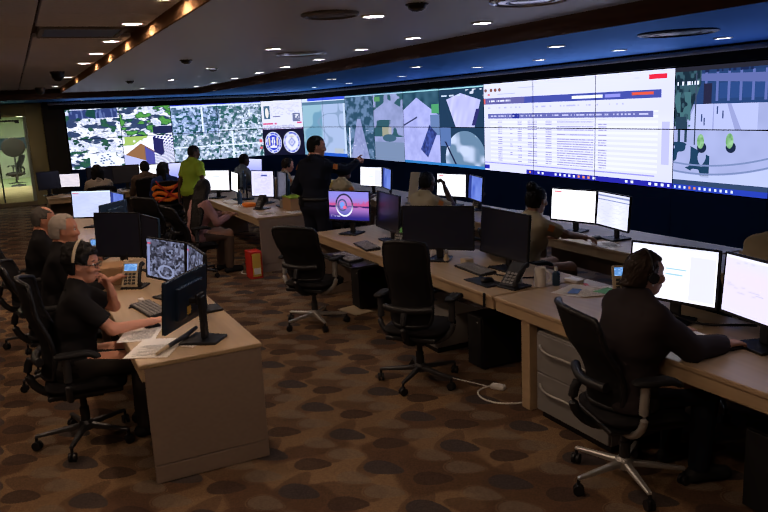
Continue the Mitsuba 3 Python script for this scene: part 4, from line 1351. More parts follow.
def ik(S, Wt, a, b, hint):
    d = Wt - S
    L = np.linalg.norm(d)
    if L > (a + b) * .995:
        Wt = S + d / L * (a + b) * .995
        d = Wt - S
        L = np.linalg.norm(d)
    u = d / L
    x = (a * a - b * b + L * L) / (2 * L)
    y = math.sqrt(max(0, a * a - x * x))
    hv = np.array(hint, float)
    hv -= u * (hv @ u)
    hv /= np.linalg.norm(hv) + 1e-9
    return S + u * x + hv * y, Wt


def person(label, x, y, yaw, skin='m_skin_tan', hair=('short', 'm_hair_black'), shirt='m_cloth_black', sleeves='short', trousers='m_cloth_dark', stand=False, lean=6, head=(0, 0),
           R=(.36, -.20, .80), L=(.36, .20, .80), hands=('relax', 'relax'), palms=((0, 0, 1), (0, 0, 1)), fem=False, legs=None, h=.0125, shoulder=None, extras=(), scale=1.0, seat_z=.555, hint=None, vest=None,
           patch=False, belt=False, bulk=0.0, group=None, shoes='m_black_soft', roll=0.0):
    key = num('person')
    M = Tr(x, y, 0) @ Rz(math.radians(yaw)) @ np.diag([scale, scale, scale, 1.0])
    a = math.radians(lean)
    t = np.array([math.sin(a), 0, math.cos(a)])
    fw = np.array([math.cos(a), 0, -math.sin(a)])
    lat = np.array([0, math.cos(roll), math.sin(roll)])
    H = np.array([0, 0, .94 if stand else seat_z])
    sw = shoulder or (.165 if fem else .185)
    chest, nb = H + t * .30, H + t * .505
    SH = {s: H + t * .445 + lat * (s * sw) + fw * .01 for s in (-1, 1)}
    hp = math.radians(head[1])
    hc = nb + np.array([math.sin(a * .6 + hp * .5) * .12 + .038, 0, math.cos(a * .6) * .142])
    HM = Tr(*hc) @ Rz(math.radians(head[0])) @ Ry(hp)
    ua, fa = (.275, .245) if fem else (.295, .262)
    EL, WR = {}, {}
    for s, tgt in ((-1, R), (1, L)):
        hn = (hint or {}).get(s, (-.45, s * .55, -1.0))
        EL[s], WR[s] = ik(SH[s], np.array(tgt, float), ua, fa, hn)
    if legs is None:
        if stand:
            legs = {s: (np.array([.02, s * .105, .50]), np.array([-.01, s * .115, .085]), np.array([1.0, s * .15, 0])) for s in (-1, 1)}
        else:
            legs = {s: (np.array([.43, s * .13, seat_z - .005]), np.array([.40, s * .13, .095]), np.array([1.0, s * .10, 0])) for s in (-1, 1)}
    else:
        legs = {s: tuple(np.array(q, float) for q in v) for s, v in legs.items()}
    hip = {s: H + np.array([0, s * .088, -.01]) for s in (-1, 1)}
    f = .93 if fem else 1.0
    torso = [cap(hip[-1], hip[1], .112, .112, k=.04), cap(H + t * .02, H + t * .22, .118 * f, .115 * f, k=.05), ell(H + t * .12 + fw * .01, (.115, .150 * f, .14), k=.05),
             cap(chest - lat * .075, chest + lat * .075, .112 * f, .112 * f, k=.05), cap(H + t * .40 - lat * .10, H + t * .40 + lat * .10, .082 * f, .082 * f, k=.05),
             cap(SH[-1] - t * .005, SH[1] - t * .005, .055 * f, .055 * f, k=.05)]
    if fem:
        torso += [ell(H + t * .29 + fw * .085 + lat * .075, (.06, .065, .065), k=.04), ell(H + t * .29 + fw * .085 - lat * .075, (.06, .065, .065), k=.04)]
    trap = [cap(nb + t * .01 - lat * .02, SH[-1] + t * .012 + lat * .03, .052 * f, .046 * f, k=.03), cap(nb + t * .01 + lat * .02, SH[1] + t * .012 - lat * .03, .052 * f, .046 * f, k=.03)]
    torso += trap
    neck = [cap(H + t * .43, nb + (hc - nb) * .45, .062 * f, .054 * f, k=.035)]
    arm = {s: [cap(SH[s], EL[s], .053 * f, .042 * f, k=.02), cap(EL[s], WR[s], .042 * f, .027 * f, k=.02)] for s in (-1, 1)}
    leg = {s: [cap(hip[s], legs[s][0], .087, .062, k=.03), cap(legs[s][0], legs[s][1], .060, .038, k=.02)] for s in (-1, 1)}
    foot = {s: [cap(legs[s][1] + (0, 0, -.035), legs[s][1] + legs[s][2] / np.linalg.norm(legs[s][2]) * .155 + (0, 0, -.052), .042, .034, k=.02),
                cap(legs[s][1] - legs[s][2] / np.linalg.norm(legs[s][2]) * .04 + (0, 0, -.05), legs[s][1] + (0, 0, -.02), .036, .038, k=.02)] for s in (-1, 1)}
    body = sdf_mesh(torso + neck + arm[-1] + arm[1] + leg[-1] + leg[1] + foot[-1] + foot[1], h)
    parts = [body, xf(head_mesh(fem), HM)]
    for s, hpz, pal in ((-1, hands[0], palms[0]), (1, hands[1], palms[1])):
        fd = WR[s] - EL[s]
        if isinstance(hpz, tuple):
            hpz, fd = hpz
        parts.append(xf(hand_mesh(hpz, -s), Tr(*WR[s]) @ frame(fd, pal)))
    allb = trimesh.util.concatenate(parts)
    add(key + '__body', ply(allb, skin, True), None, to=M)
    # clothes over the same bones
    def sleeve(s, full):
        g = .010 + bulk
        if full:
            w = EL[s] + (WR[s] - EL[s]) * .93
            return [cap(SH[s], EL[s], .058 * f + g, .047 * f + g, k=.02), cap(EL[s], w, .046 * f + g, .031 * f + g, k=.02)]
        e = SH[s] + (EL[s] - SH[s]) * .72
        return [cap(SH[s], e, .060 * f + g, .058 * f + g, k=.02)]
    full = sleeves == 'long'
    tp = [((p[0], p[1], p[2], p[3] + .013 + bulk, p[4] + .013 + bulk, p[5]) if p[0] == 'cap' else ('ell', p[1], p[2] + .013 + bulk, p[3], p[4], p[5])) for p in torso]
    cl = [cap(nb - t * .035 - lat * .045, nb - t * .035 + lat * .045, .040, .040, k=.02)]
    hem = (lambda X: (H[2] - .06 - X[..., 2])) if not stand else (lambda X: (H[2] - .09 - X[..., 2]))
    if not stand:
        hem = lambda X: np.minimum(H[2] - .055 - X[..., 2] + 0 * X[..., 0], 9)
    ends = []
    for s in (-1, 1):                                       # flat sleeve ends
        ax_ = (WR[s] - EL[s]) if full else (EL[s] - SH[s])
        L_ = np.linalg.norm(ax_)
        ax_ = ax_ / L_
        o_ = EL[s] if full else SH[s]
        ends.append((lambda o, d, Lc: (lambda X: np.where(np.linalg.norm((X - o) - ((X - o) @ d)[..., None] * d, axis=-1) < .085 + bulk, (X - o) @ d - Lc, -9.0)))(o_, ax_, L_ * (.93 if full else .74)))
    shirt_m = sdf_mesh(tp + sleeve(-1, full) + sleeve(1, full) + cl, h, [hem] + ends)
    # soft creases
    nrm = np.array(shirt_m.vertex_normals)
    q = np.array(shirt_m.vertices)
    shirt_m.vertices = q + nrm * ((meshkit.fbm(q * [9, 9, 15] + 3, 3, len(scene) % 50) - .5) * .016)[:, None]
    add(key + '__shirt', ply(shirt_m, shirt, True), None, to=M)
    col = [nb + t * -.012 + fw * (.066 * math.cos(q_) + .004) * 1.0 + lat * (.070 * math.sin(q_)) - t * (.030 * max(0, math.cos(q_))) for q_ in np.linspace(0, 2 * math.pi, 22)]
    add(key + '__collar', ply(tube(col, .014, 8, False), shirt, 60), None, to=M)
    tr = []
    for s in (-1, 1):
        tr += [cap(hip[s], legs[s][0], .098, .074, k=.03), cap(legs[s][0], legs[s][1] + (0, 0, .01), .073, .056, k=.02)]
    tr += [cap(hip[-1], hip[1], .122, .122, k=.04), cap(H, H + t * .06, .126 * f, .122 * f, k=.04)]
    waist = lambda X: (X - (H + t * .07)) @ t
    add(key + '__trousers', ply(sdf_mesh(tr, h, [waist]), trousers, True), None, to=M)
    for j, s in enumerate((-1, 1)):
        sh = [('cap', p[1], p[2], p[3] + .006, p[4] + .006, p[5]) for p in foot[s]]
        ft = sdf_mesh(sh, .011, [lambda X: -X[..., 2] + .004, (lambda zz: (lambda X: X[..., 2] - zz))(legs[s][1][2] + .02)])
        add(f'{key}__{pnum("shoe", j)}', ply(ft, shoes, True), None, to=M)
    if hair:
        add(key + '__hair', ply(hair_mesh(hair[0]), hair[1], True), None, to=M @ HM)
    for j, s in enumerate((-1, 1)):
        e = trimesh.creation.icosphere(2, .0125)
        add(f'{key}__{pnum("eye", j)}', ply(e, 'm_eye', True), None, to=M @ HM @ Tr(.0705, s * .031, .012))
        add(f'{key}__{pnum("eye", j)}__iris', ply(trimesh.creation.icosphere(2, .0066), 'm_black', True), None, to=M @ HM @ Tr(.0785, s * .030, .012))
        b = tube(curve([(.079, s * .012, .036), (.082, s * .030, .041), (.070, s * .050, .036)], 8), .0038, 6)
        add(f'{key}__{pnum("eyebrow", j)}', ply(b, hair[1] if hair else 'm_hair_black', 60), None, to=M @ HM)
    add(key + '__lips', ply(cat(xf(trimesh.creation.icosphere(2, 1), Tr(.0835, 0, -.0565) @ np.diag([.0095, .020, .0042, 1])), xf(trimesh.creation.icosphere(2, 1), Tr(.0820, 0, -.0655) @ np.diag([.0095, .017, .0045, 1]))), 'm_lips', True), None, to=M @ HM)
    if 'headset' in extras or 'headset_tan' in extras:
        arc = [(-.012 - .0, .092 * math.cos(q_), .030 + .104 * math.sin(q_)) for q_ in np.linspace(-.25, math.pi + .25, 22)]
        hs = [tube(arc, .0065, 8)] if 'headset' in extras else [tube([(x_ - .015, y_ * 1.17, z_ * 1.10 + .006) for x_, y_, z_ in arc[1:-1]], .010, 8)]
        for s in (-1, 1):
            if 'headset_tan' in extras:
                break
            hs.append(xf(trimesh.creation.cylinder(.028, .020, sections=18), Tr(-.002, s * .094, -.004) @ Rx(math.pi / 2)))
        hs.append(tube(curve([(.0, .098, -.01), (.05, .095, -.05), (.095, .05, -.072)], 12), .003, 6))
        hs.append(xf(trimesh.creation.icosphere(2, .009), Tr(.097, .048, -.073)))
        add(key + '__headset', ply(cat(hs), 'm_black' if 'headset' in extras else 'm_beige', 40), None, to=M @ HM)
    if 'glasses' in extras:
        gl = []
        for s in (-1, 1):
            gl.append(tube([(.103 - .006 * abs(math.cos(q_)), s * .033 + .024 * math.cos(q_), .010 + .016 * math.sin(q_)) for q_ in np.linspace(0, 2 * math.pi, 20)], .0024, 6, False))
            gl.append(tube([(.099, s * .057, .016), (.06, s * .078, .016), (.0, s * .083, .012)], .0022, 6))
        gl.append(tube([(.105, -.010, .014), (.107, 0, .017), (.105, .010, .014)], .0024, 6))
        add(key + '__glasses', ply(cat(gl), 'm_black', 50), None, to=M @ HM)
    if 'earring' in extras:
        add(key + '__earring', ply(trimesh.creation.icosphere(2, .006), 'm_silver', True), None, to=M @ HM @ Tr(.0, -.087, -.042))
    if patch:
        for j, s in enumerate((-1, 1)):
            c = SH[s] + (EL[s] - SH[s]) * .22
            ax_ = (EL[s] - SH[s]) / np.linalg.norm(EL[s] - SH[s])
            out = lat * s - ax_ * ((lat * s) @ ax_)
            out /= np.linalg.norm(out)
            pm = box(-.032, .032, -.030, .030, -.002, .0035, .002)
            add(f'{key}__{pnum("shoulder_patch", j)}', ply(pm, 'm_patch', False), None, to=M @ Tr(*(c + out * (.073 * f))) @ frame(ax_, out))
    if belt:
        c0 = H + t * .075
        bl = [c0 + fw * (.138 * math.cos(q_)) + lat * (.182 * math.sin(q_)) for q_ in np.linspace(0, 2 * math.pi, 30)]
        add(key + '__belt', ply(tube(bl, .022, 8, False), 'm_black', 60), None, to=M)
        for j, q_ in enumerate((-1.3, -.7, .9, 1.6, 2.6)):
            p = c0 + fw * (.155 * math.cos(q_)) + lat * (.20 * math.sin(q_))
            add(f'{key}__{pnum("pouch", j)}', box(-.03, .03, -.028, .028, -.075, .03, .008), 'm_black_soft', 30, to=M @ Tr(*p) @ Rz(q_))
    info(key, label, 'person', group)
    loc = dict(M=M, HM=M @ HM, WR={s: (M @ np.r_[WR[s], 1])[:3] for s in WR}, EL={s: (M @ np.r_[EL[s], 1])[:3] for s in EL}, head=(M @ np.r_[hc, 1])[:3])
    return loc
# ------------------------------------------------------------------ left desk row
LD, CD, RD, FD = 'left desk row', 'middle desk row', 'desk row along the video wall', 'far desks'
desk('workstation_desk', .46, 1.18, 4.15, 6.85, -1, 'beige desk with a plain grey end panel, nearest of the left row', LD, (True, False))
desk('workstation_desk', .46, 1.18, 6.87, 9.55, -1, 'beige desk second in the left row, in front of the grey-haired man', LD, (True, False))
desk('workstation_desk', .46, 1.18, 9.57, 11.3, -1, 'beige desk at the far end of the left row, under the pale log list', LD, (True, True))
monitor((.80, 5.86), (.99, 5.40), 5, 'monitor showing a grey aerial photograph beside the desk phone', tilt=6)
monitor((1.00, 5.36), (1.00, 4.85), 5, 'narrow-looking monitor with grey picture, wedged between two others on the near left desk', tilt=6)
monitor((.99, 4.72), (.60, 4.24), 12, 'monitor with its back turned to us and a yellow sticker, on the near left desk', z=.85, tilt=6, body='m_monback', sticker=True, back=.07)
monitor((.57, 7.30), (.91, 6.96), None, 'dark monitor facing the grey-haired man', z=.84, w=.50, h=.415)
monitor((.93, 6.95), (1.0, 6.55), None, 'dark bluish monitor beside the grey-haired man\'s dark screen', z=.84, w=.44, h=.40, body='m_bluish')
monitor((1.08, 8.90), (.68, 8.40), None, 'monitor with a back tinted blue for wall light, below the pale log list', z=.88, body='m_bluish')
monitor((.60, 10.28), (.99, 10.0), 8, 'lit monitor with a pale blue log list and red title', w=.56, h=.36, z=.86)
monitor((1.01, 9.98), (1.10, 9.5), 6, 'blue-lit sliver of a monitor beside the pale log list', z=.88)
phone(.74, 6.20, 238, 'beige desk phone with a lit blue display in front of the bespectacled woman')
phone(.62, 7.75, 240, 'small desk phone with a blue display beside the grey-haired man\'s chin')
phone(.98, 9.2, 200, 'dark desk phone far along the left desk row', lit=False, mat='m_black')
keyboard(.72, 5.36, 10, 'black keyboard under the bespectacled woman\'s screens')
mouse(.665, 4.90, 8, 'black mouse under the bespectacled woman\'s hand')
sheet(.57, 4.78, 70, 'white paper sheet under the forearm of the bespectacled woman', w=.23, l=.32, n=2)
sheet(.60, 4.42, 62, 'printed white paper at the left desk\'s near corner', w=.26, l=.36, n=3)
sheet(.84, 4.40, 40, 'small white paper under the turned monitor\'s stand', w=.10, l=.2, textlines=False)
# scanner-like ruler / pen light on the papers
k = 'barcode_scanner'
add(k + '__body', tube([(.66, 4.33, .765), (.80, 4.47, .772)], [.013, .016], 10), 'm_darkmetal', 40)
add(k + '__handle', tube([(.80, 4.47, .772), (.88, 4.56, .785)], [.016, .012], 10), 'm_black', 40)
add(k + '__tip', tube([(.58, 4.25, .757), (.66, 4.33, .765)], [.009, .013], 10), 'm_beige', 40)
info(k, 'dark stick with a pale tip lying over the printed papers', 'scanner')
k = 'cardboard_box'
add(k + '__body', box(.50, .72, 6.36, 6.70, .742, .885, .004), 'm_cardboard', False)
add(k + '__flap', box(.505, .715, 6.37, 6.54, .886, .890, .001), 'm_cardboard', False)
info(k, 'brown cardboard box on the left desk behind the desk phone', 'box')
k = 'pen_holder'
add(k + '__cup', box(.74, .82, 6.78, 6.85, .742, .86, .004), 'm_beige', False)
add(k + '__pen', tube([(.77, 6.80, .76), (.78, 6.83, .93)], .005, 6), 'm_black', 40)
info(k, 'tan upright holder in front of the dark monitor of the left row', 'pen holder')
k = 'correction_pen'
add(k, tube([(.60, 5.50, .748), (.70, 5.60, .748)], .008, 8), 'm_black', 40, label='black pen lying on the left desk beside the keyboard', category='pen')
k = 'eraser'
add(k, box(.69, .73, 5.66, 5.72, .741, .757, .004), 'm_white', 30, label='small white eraser above the black keyboard of the left desk', category='eraser')
k = 'glass_cup'
add(k, lathe([(0, .741), (.03, .741), (.036, .83), (.032, .83), (.027, .748), (0, .748)], 20), 'm_cup', 40, to=Tr(.66, 7.95, 0), label='pale cup on the left desk beside the dark monitor', category='cup')

# ------------------------------------------------------------------ middle desk row
desk('workstation_desk', 2.90, 3.76, 4.22, 7.72, -1, 'long wooden desk in the middle with the purple skyline screen on it', CD, (False, True), legs=(5.70,))
desk('workstation_desk', 2.90, 3.76, 1.2, 4.20, -1, 'wooden desk in front of the woman in the dark blazer', CD, (True, False), legs=(3.88,))
add('workstation_desk_003__cable_grommet', box(2.885, 2.90, 4.30, 4.315, .64, .742, .001), 'm_black', False)
pedestal(2.93, 3.45, 3.06, 3.74, .60, -1, 'grey drawer cabinet with curved silver handles under the middle desk')
pedestal(3.0, 3.45, 5.20, 5.58, .32, -1, 'low grey cabinet behind the empty black chair', 1)
for j, (x, y, w) in enumerate(((3.06, 3.46, .11), (3.09, 3.32, .14))):
    sheet(x + .02, y, 88, ('tan folder on top of the drawer cabinet', 'stack of loose papers on the drawer cabinet\'s top')[j], z=.601 + j * .012, w=.24 - .02 * j, l=.40 - .14 * j, n=(3, 24)[j], mat=('m_beige', 'm_paper')[j], base=('folder', 'paper_stack')[j], category=('folder', 'papers')[j], textlines=False)
monitor((3.03, 7.52), (3.29, 7.06), 4, 'monitor with a purple dusk skyline and a white ring', w=.56, h=.335, z=.885, tilt=2)
monitor((3.34, 7.0), (3.27, 6.34), None, 'dark monitor beside the purple skyline screen', w=.64, h=.38, z=.85)
monitor((2.99, 5.74), (3.43, 5.24), None, 'wide dark monitor behind the empty black chair, left of a pair', w=.66, h=.385, z=.84)
monitor((3.46, 5.20), (3.44, 4.52), None, 'wide dark monitor behind the empty black chair, right of a pair', w=.68, h=.385, z=.84)
monitor((3.31, 3.31), (3.43, 2.79), 0, 'bright monitor with a white form in front of the woman in the blazer', w=.56, h=.345, z=.872)
monitor((3.44, 2.755), (3.33, 2.22), 1, 'bright lilac-white monitor at the frame\'s right edge', w=.56, h=.345, z=.872)
keyboard(3.25, 4.97, -4, 'black keyboard on the middle desk behind the empty chair')
k = 'mouse_pad'
add(k, box(2.995, 3.16, 4.42, 4.74, .7405, .750, .003), 'm_black', 30, label='small black pad beside the keyboard on the middle desk', category='mouse pad')
mouse(3.09, 4.55, 0, 'black mouse lying on the small black pad', z=.750)
keyboard(2.99, 6.50, -8, 'black keyboard at the middle desk\'s edge below the dark monitor')
# pull-out tray with its keyboard at the far station
k = 'keyboard_tray'
add(k + '__shelf', box(2.62, 2.90, 6.05, 6.85, .640, .660, .006), 'm_black', 30)
add(k + '__arm', box(2.88, 3.10, 6.40, 6.50, .60, .640, .006), 'm_darkmetal', False)
add(k + '__wrist_rest', tube([(2.635, 6.10, .668), (2.635, 6.80, .668)], .016, 10), 'm_black_soft', 50)
info(k, 'black keyboard tray pulled out of the middle desk before the silver chair', 'keyboard tray')
keyboard(2.76, 6.47, 0, 'grey-violet keyboard on the pulled-out tray', z=.661)
phone(3.27, 6.28, 195, 'black desk phone with a green note, between the dark monitors', lit=False, mat='m_black', tilt=60, green=True)
phone(3.17, 4.33, 190, 'black desk phone beside the white cup', lit=False, mat='m_black', tilt=48)
phone(3.64, 3.68, 236, 'beige desk phone with a lit blue display beside the blazer woman\'s head', tilt=66)
k = 'cup'
add(k + '__body', lathe([(0, .741), (.044, .741), (.047, .76), (.040, .885), (.036, .885), (.042, .76), (0, .750)], 28), 'm_cup', 40, to=Tr(3.34, 4.235, 0))
add(k + '__handle', tube(curve([(.040, 0, .86), (.075, 0, .84), (.075, 0, .79), (.044, 0, .77)], 14), .007, 8), 'm_cup', 50, to=Tr(3.34, 4.235, 0) @ Rz(-1.0))
info(k, 'white tapered cup on the middle desk beside the black phone', 'cup')
k = 'sanitizer_bottle'
add(k + '__bottle', lathe([(0, .741), (.024, .741), (.026, .75), (.026, .81), (.012, .826), (.012, .835), (0, .835)], 20), 'm_reflector', 40, to=Tr(3.24, 4.36, 0))
add(k + '__cap', lathe([(0, .835), (.013, .835), (.012, .856), (0, .858)], 16), 'm_yellow', 40, to=Tr(3.24, 4.36, 0))
info(k, 'tiny clear bottle with a yellow cap beside the black phone', 'bottle')
k = 'pocket_bottle'
add(k + '__bottle', lathe([(0, .741), (.026, .741), (.028, .75), (.028, .83), (.012, .85), (0, .85)], 20), 'm_bluish', 40, to=Tr(3.45, 4.19, 0))
add(k + '__cap', lathe([(0, .85), (.013, .85), (.012, .88), (0, .882)], 16), 'm_white', 40, to=Tr(3.45, 4.19, 0))
info(k, 'dark blue bottle behind the white tapered cup', 'bottle')
for j, (x, y, yw, m, w, l, z, lb) in enumerate(((3.46, 3.98, 20, 'm_paper', .23, .31, .7405, 'white paper lowest of the leaflets on the middle desk'), (3.54, 3.86, -18, 'm_paper', .22, .30, .744, 'white leaflet lying across the other papers on the middle desk'),
                                                ((3.42), 3.95, 35, 'm_bluebook', .07, .14, .7475, 'blue leaflet on the middle desk\'s papers'), (3.60, 3.83, 10, 'm_green', .10, .16, .7475, 'green leaflet on the middle desk\'s papers'), (3.62, 4.06, 60, 'm_red', .03, .07, .7435, 'dark red slip at the papers\' far edge'))):
    sheet(x, y, yw, lb, z=z, w=w, l=l, mat=m, textlines=j < 2, base='leaflet')
k = 'tissue_packet'
add(k, box(3.58, 3.66, 4.12, 4.26, .741, .765, .010), 'm_pink' if 'm_pink' in scene else 'm_cup', 30, label='pale packet beside the dark blue bottle on the middle desk', category='packet')
k = 'adhesive_note_block'
add(k, box(3.30, 3.38, 5.18, 5.27, .741, .79, .003), 'm_beige', False, label='tan block of notes at the foot of the dark monitor pair', category='notes')
k = 'figurine'
add(k + '__body', lathe([(0, .741), (.022, .741), (.026, .77), (.016, .80), (.012, .81), (0, .815)], 16), 'm_beige', 40, to=Tr(3.24, 5.40, 0))
add(k + '__head', trimesh.creation.icosphere(2, .021), 'm_grey', True, to=Tr(3.24, 5.40, .832))
info(k, 'tiny standing figure between the dark monitors', 'figure')
k = 'clear_cup'
add(k, lathe([(0, .741), (.028, .741), (.036, .82), (.034, .82), (.026, .748), (0, .748)], 20), 'm_bluish', 40, to=Tr(3.34, 6.02, 0), label='bluish cup at the edge of the dark monitor beside the skyline screen', category='cup')
for (pts, lb) in ((((3.35, 5.62, .752), (3.30, 5.50, .748), (3.20, 5.45, .752), (3.12, 5.62, .748), (3.28, 5.75, .748)), 'black headset cord coiled below the dark monitors'),
                  (((3.42, 5.0, .748), (3.30, 4.80, .747), (3.34, 4.55, .748), (3.46, 4.45, .75)), 'black cable in front of the right dark monitor')):
    key = num('cable')
    add(key, tube(curve(pts, 30), .006, 6), 'm_black', 50, label=lb, category='cable')
keyboard(3.24, 2.84, -6, 'pale keyboard in front of the woman in the blazer', mat='m_white')
mouse(3.285, 2.545, 0, 'black mouse under the blazer woman\'s hand')
sheet(3.47, 2.96, 40, 'pale yellow note between the two bright monitors', w=.10, l=.16, mat='m_beige', textlines=False, base='note')
for k, (pts, lb) in enumerate(((((3.46, 3.25, .77), (3.40, 3.10, .80), (3.44, 2.96, .765), (3.56, 2.80, .76), (3.68, 2.70, .76)), 'black cable curling under the bright monitors'),)):
    key = num('cable')
    add(key, tube(curve(pts, 30), .008, 8), 'm_black', 50, label=lb, category='cable')
# under the middle desk
for x, y, lb in ((3.25, 6.95, 'black computer tower under the far end of the middle desk'), (3.30, 4.75, 'black computer tower under the middle desk beside its leg'), (3.30, 2.2, 'black computer tower under the blazer woman\'s desk')):
    key = num('computer_tower')
    add(key + '__case', box(x - .20, x + .20, y - .10, y + .10, .012, .44, .006), 'm_black', 30)
    add(key + '__front', box(x - .213, x - .201, y - .095, y + .095, .02, .43, .004), 'm_black_soft', 30)
    add(key + '__foot', box(x - .18, x - .14, y - .09, y + .09, 0, .012, .002), 'm_black_soft', False)
    add(key + '__foot_001', box(x + .14, x + .18, y - .09, y + .09, 0, .012, .002), 'm_black_soft', False)
    add(key + '__power_button', xf(trimesh.creation.cylinder(.007, .004, sections=12), Tr(x - .214, y - .05, .39) @ Ry(math.pi / 2)), 'm_silver', 40)
    info(key, lb, 'computer')
k = 'power_adapter'
add(k + '__brick', xf(box(-.03, .03, -.055, .055, 0, .035, .008), Tr(2.98, 4.28, 0) @ Rz(.5)), 'm_white', 30)
add(k + '__cord', tube(curve([(2.96, 4.33, .012), (2.80, 4.28, .006), (2.80, 4.08, .006), (2.95, 3.97, .006), (3.15, 4.0, .006)], 30), .006, 6), 'm_white', 50)
info(k, 'white power adapter and cord on the carpet below the middle desk', 'adapter')
k = num('cable')
add(k, tube(curve([(2.75, 4.75, .006), (2.85, 4.55, .006), (2.93, 4.36, .006)], 14), .004, 6), 'm_white', 50, label='thin pale cord on the carpet running to the white adapter', category='cable')
sheet(2.99, 6.88, 12, 'flat tan board on the carpet under the middle desk', z=0.001, w=.34, l=.22, mat='m_beige', base='floor_mat', category='mat', textlines=False, n=4)

# ------------------------------------------------------------------ second middle island, with the pink-shirted woman at it
desk('workstation_desk', 2.72, 3.60, 9.30, 12.9, -1, 'cluttered desk with a grey end panel, behind the officer', CD, (True, True))
monitor((2.72, 12.24), (3.03, 11.86), 12, 'bright white monitor in front of the long-haired woman in pink', w=.56, h=.345, z=.862)
monitor((3.07, 11.82), (3.04, 11.3), 12, 'white monitor seen at a slant beside the long-haired woman\'s bright one', z=.87)
monitor((3.24, 11.75), (3.10, 11.25), None, 'blue-black back of a monitor right of the bright white ones', z=.87, body='m_bluish')
monitor((3.15, 10.95), (3.36, 10.50), 7, 'monitor showing a lilac document near the officer', w=.50, h=.40, z=.84)
monitor((3.39, 10.46), (3.36, 9.96), None, 'dark monitor edge-on right of the lilac document', w=.50, h=.40, z=.84)
monitor((3.49, 10.30), (3.30, 9.78), None, 'dark upright monitor back nearest the officer', w=.45, h=.34, z=.86, body='m_bluish')
phone(3.05, 10.15, 200, 'black desk phone leaning on the cluttered desk behind the officer', lit=False, mat='m_black', tilt=60)
keyboard(2.90, 11.25, 0, 'pale keyboard before the long-haired woman', mat='m_white', w=.42)
sheet(2.98, 10.75, 30, 'white paper on the cluttered desk before the lilac document', w=.3, l=.22)
sheet(2.95, 9.62, 80, 'white paper at the near end of the cluttered desk', w=.24, l=.3, textlines=True)
sheet(3.30, 9.50, 100, 'pale sheet in front of the green book', w=.2, l=.26)
for j, (x, y, z, m, sx, sy, h_, lb) in enumerate(((3.42, 9.75, .741, 'm_cardboard', .13, .17, .17, 'green-brown box on the cluttered desk\'s corner beside the officer'), (3.0, 10.60, .741, 'm_orange', .08, .11, .05, 'small orange packet beside the black phone'), (3.40, 9.98, .741, 'm_grey', .10, .10, .12, 'grey desk organizer behind the green-brown box'))):
    key = num(('file_box', 'snack_packet', 'desk_organizer')[j])
    add(key + '__body', box(x - sx, x + sx, y - sy, y + sy, z, z + h_, .012 if j == 1 else .004), m, 30)
    if j == 0:
        add(key + '__lid', box(x - sx - .004, x + sx + .004, y - sy - .004, y + sy + .004, z + h_ + .0, z + h_ + .02, .004), 'm_cloth_lime', 30)
    elif j == 2:
        add(key + '__divider', box(x - .004, x + .004, y - sy + .005, y + sy - .005, z + h_, z + h_ + .05, .001), 'm_silver', False)
    else:
        add(key + '__seal', box(x - sx + .004, x + sx - .004, y - .01, y + .01, z + h_ + .0, z + h_ + .003, .001), 'm_yellow', False)
    info(key, lb, ('box', 'packet', 'organizer')[j])
k = 'water_bottle'
add(k + '__bottle', lathe([(0, .741), (.034, .741), (.036, .76), (.036, .90), (.014, .935), (.014, .95), (0, .95)], 20), 'm_bluish', 40, to=Tr(2.96, 10.95, 0))
add(k + '__cap', lathe([(0, .95), (.016, .95), (.015, .972), (0, .974)], 16), 'm_white', 40, to=Tr(2.96, 10.95, 0))
info(k, 'bluish bottle left of the lilac document', 'bottle')
k = 'snack_box'
add(k + '__body', box(2.50, 2.66, 9.02, 9.24, 0, .355, .004), 'm_red', False)
add(k + '__panel', box(2.53, 2.64, 9.013, 9.0195, .03, .33, .001), 'm_yellow', False)
add(k + '__label', box(2.54, 2.63, 9.007, 9.0128, .06, .14, .001), 'm_white', False)
info(k, 'upright red and yellow carton on the carpet beside the grey end panel', 'carton')
k = num('cable')
add(k, tube(curve([(2.45, 9.75, .006), (2.55, 9.6, .006), (2.50, 9.45, .006), (2.58, 9.35, .006)], 18), .007, 6), 'm_white', 50, label='white cord on the carpet beside the red and yellow carton', category='cable')

# ------------------------------------------------------------------ desks along the video wall
for y0, y1, lb in ((1.4, 4.18, 'wooden desk along the video wall at the frame\'s right edge'), (4.2, 6.78, 'wooden desk along the video wall before the woman with the top bun'), (6.8, 9.18, 'wooden desk along the video wall before the man resting his face on his hand'),
                   (9.2, 11.78, 'wooden desk along the video wall behind the pointing hand'), (11.8, 14.9, 'wooden desk along the video wall at its far end')):
    desk('workstation_desk', 4.66, 5.52, y0, y1, -1, lb, RD, (False, False), legs=(y0 + .1,), modesty=True)
monitor((4.93, 6.05), (5.04, 5.55), 2, 'bright white monitor in front of the woman with the top bun', w=.56, h=.34, z=.845)
monitor((5.05, 5.515), (4.94, 5.0), 3, 'monitor with a ruled list beside the bun woman\'s white one', w=.56, h=.34, z=.845)
monitor((5.05, 8.62), (5.20, 8.12), 2, 'white monitor with a red title before the man resting his face', z=.862)
monitor((5.21, 8.08), (5.08, 7.58), 6, 'blue-lit monitor at a slant beside the white one with the red title', z=.862)
monitor((4.87, 10.68), (5.01, 10.25), 0, 'white form on a monitor below the pointing hand', z=.862, w=.50)
monitor((5.02, 10.21), (4.90, 9.7), 6, 'blue-lit monitor at a slant right of the white form below the pointing hand', z=.862)
monitor((4.22, 15.0), (4.42, 14.5), 11, 'soft blue monitor beyond the man in grey', z=.86, w=.56)
phone(5.30, 7.95, 195, 'beige desk phone with a blue display right of the slanted monitor')
phone(5.22, 9.55, 195, 'tan desk phone on the wall-side desk behind the purple skyline screen', lit=False)
sheet(5.36, 7.42, 10, 'bright white paper on the desk beside the beige phone', w=.22, l=.36)
sheet(5.40, 7.10, 80, 'second white paper near the bun woman on the wall-side desk', w=.20, l=.28)
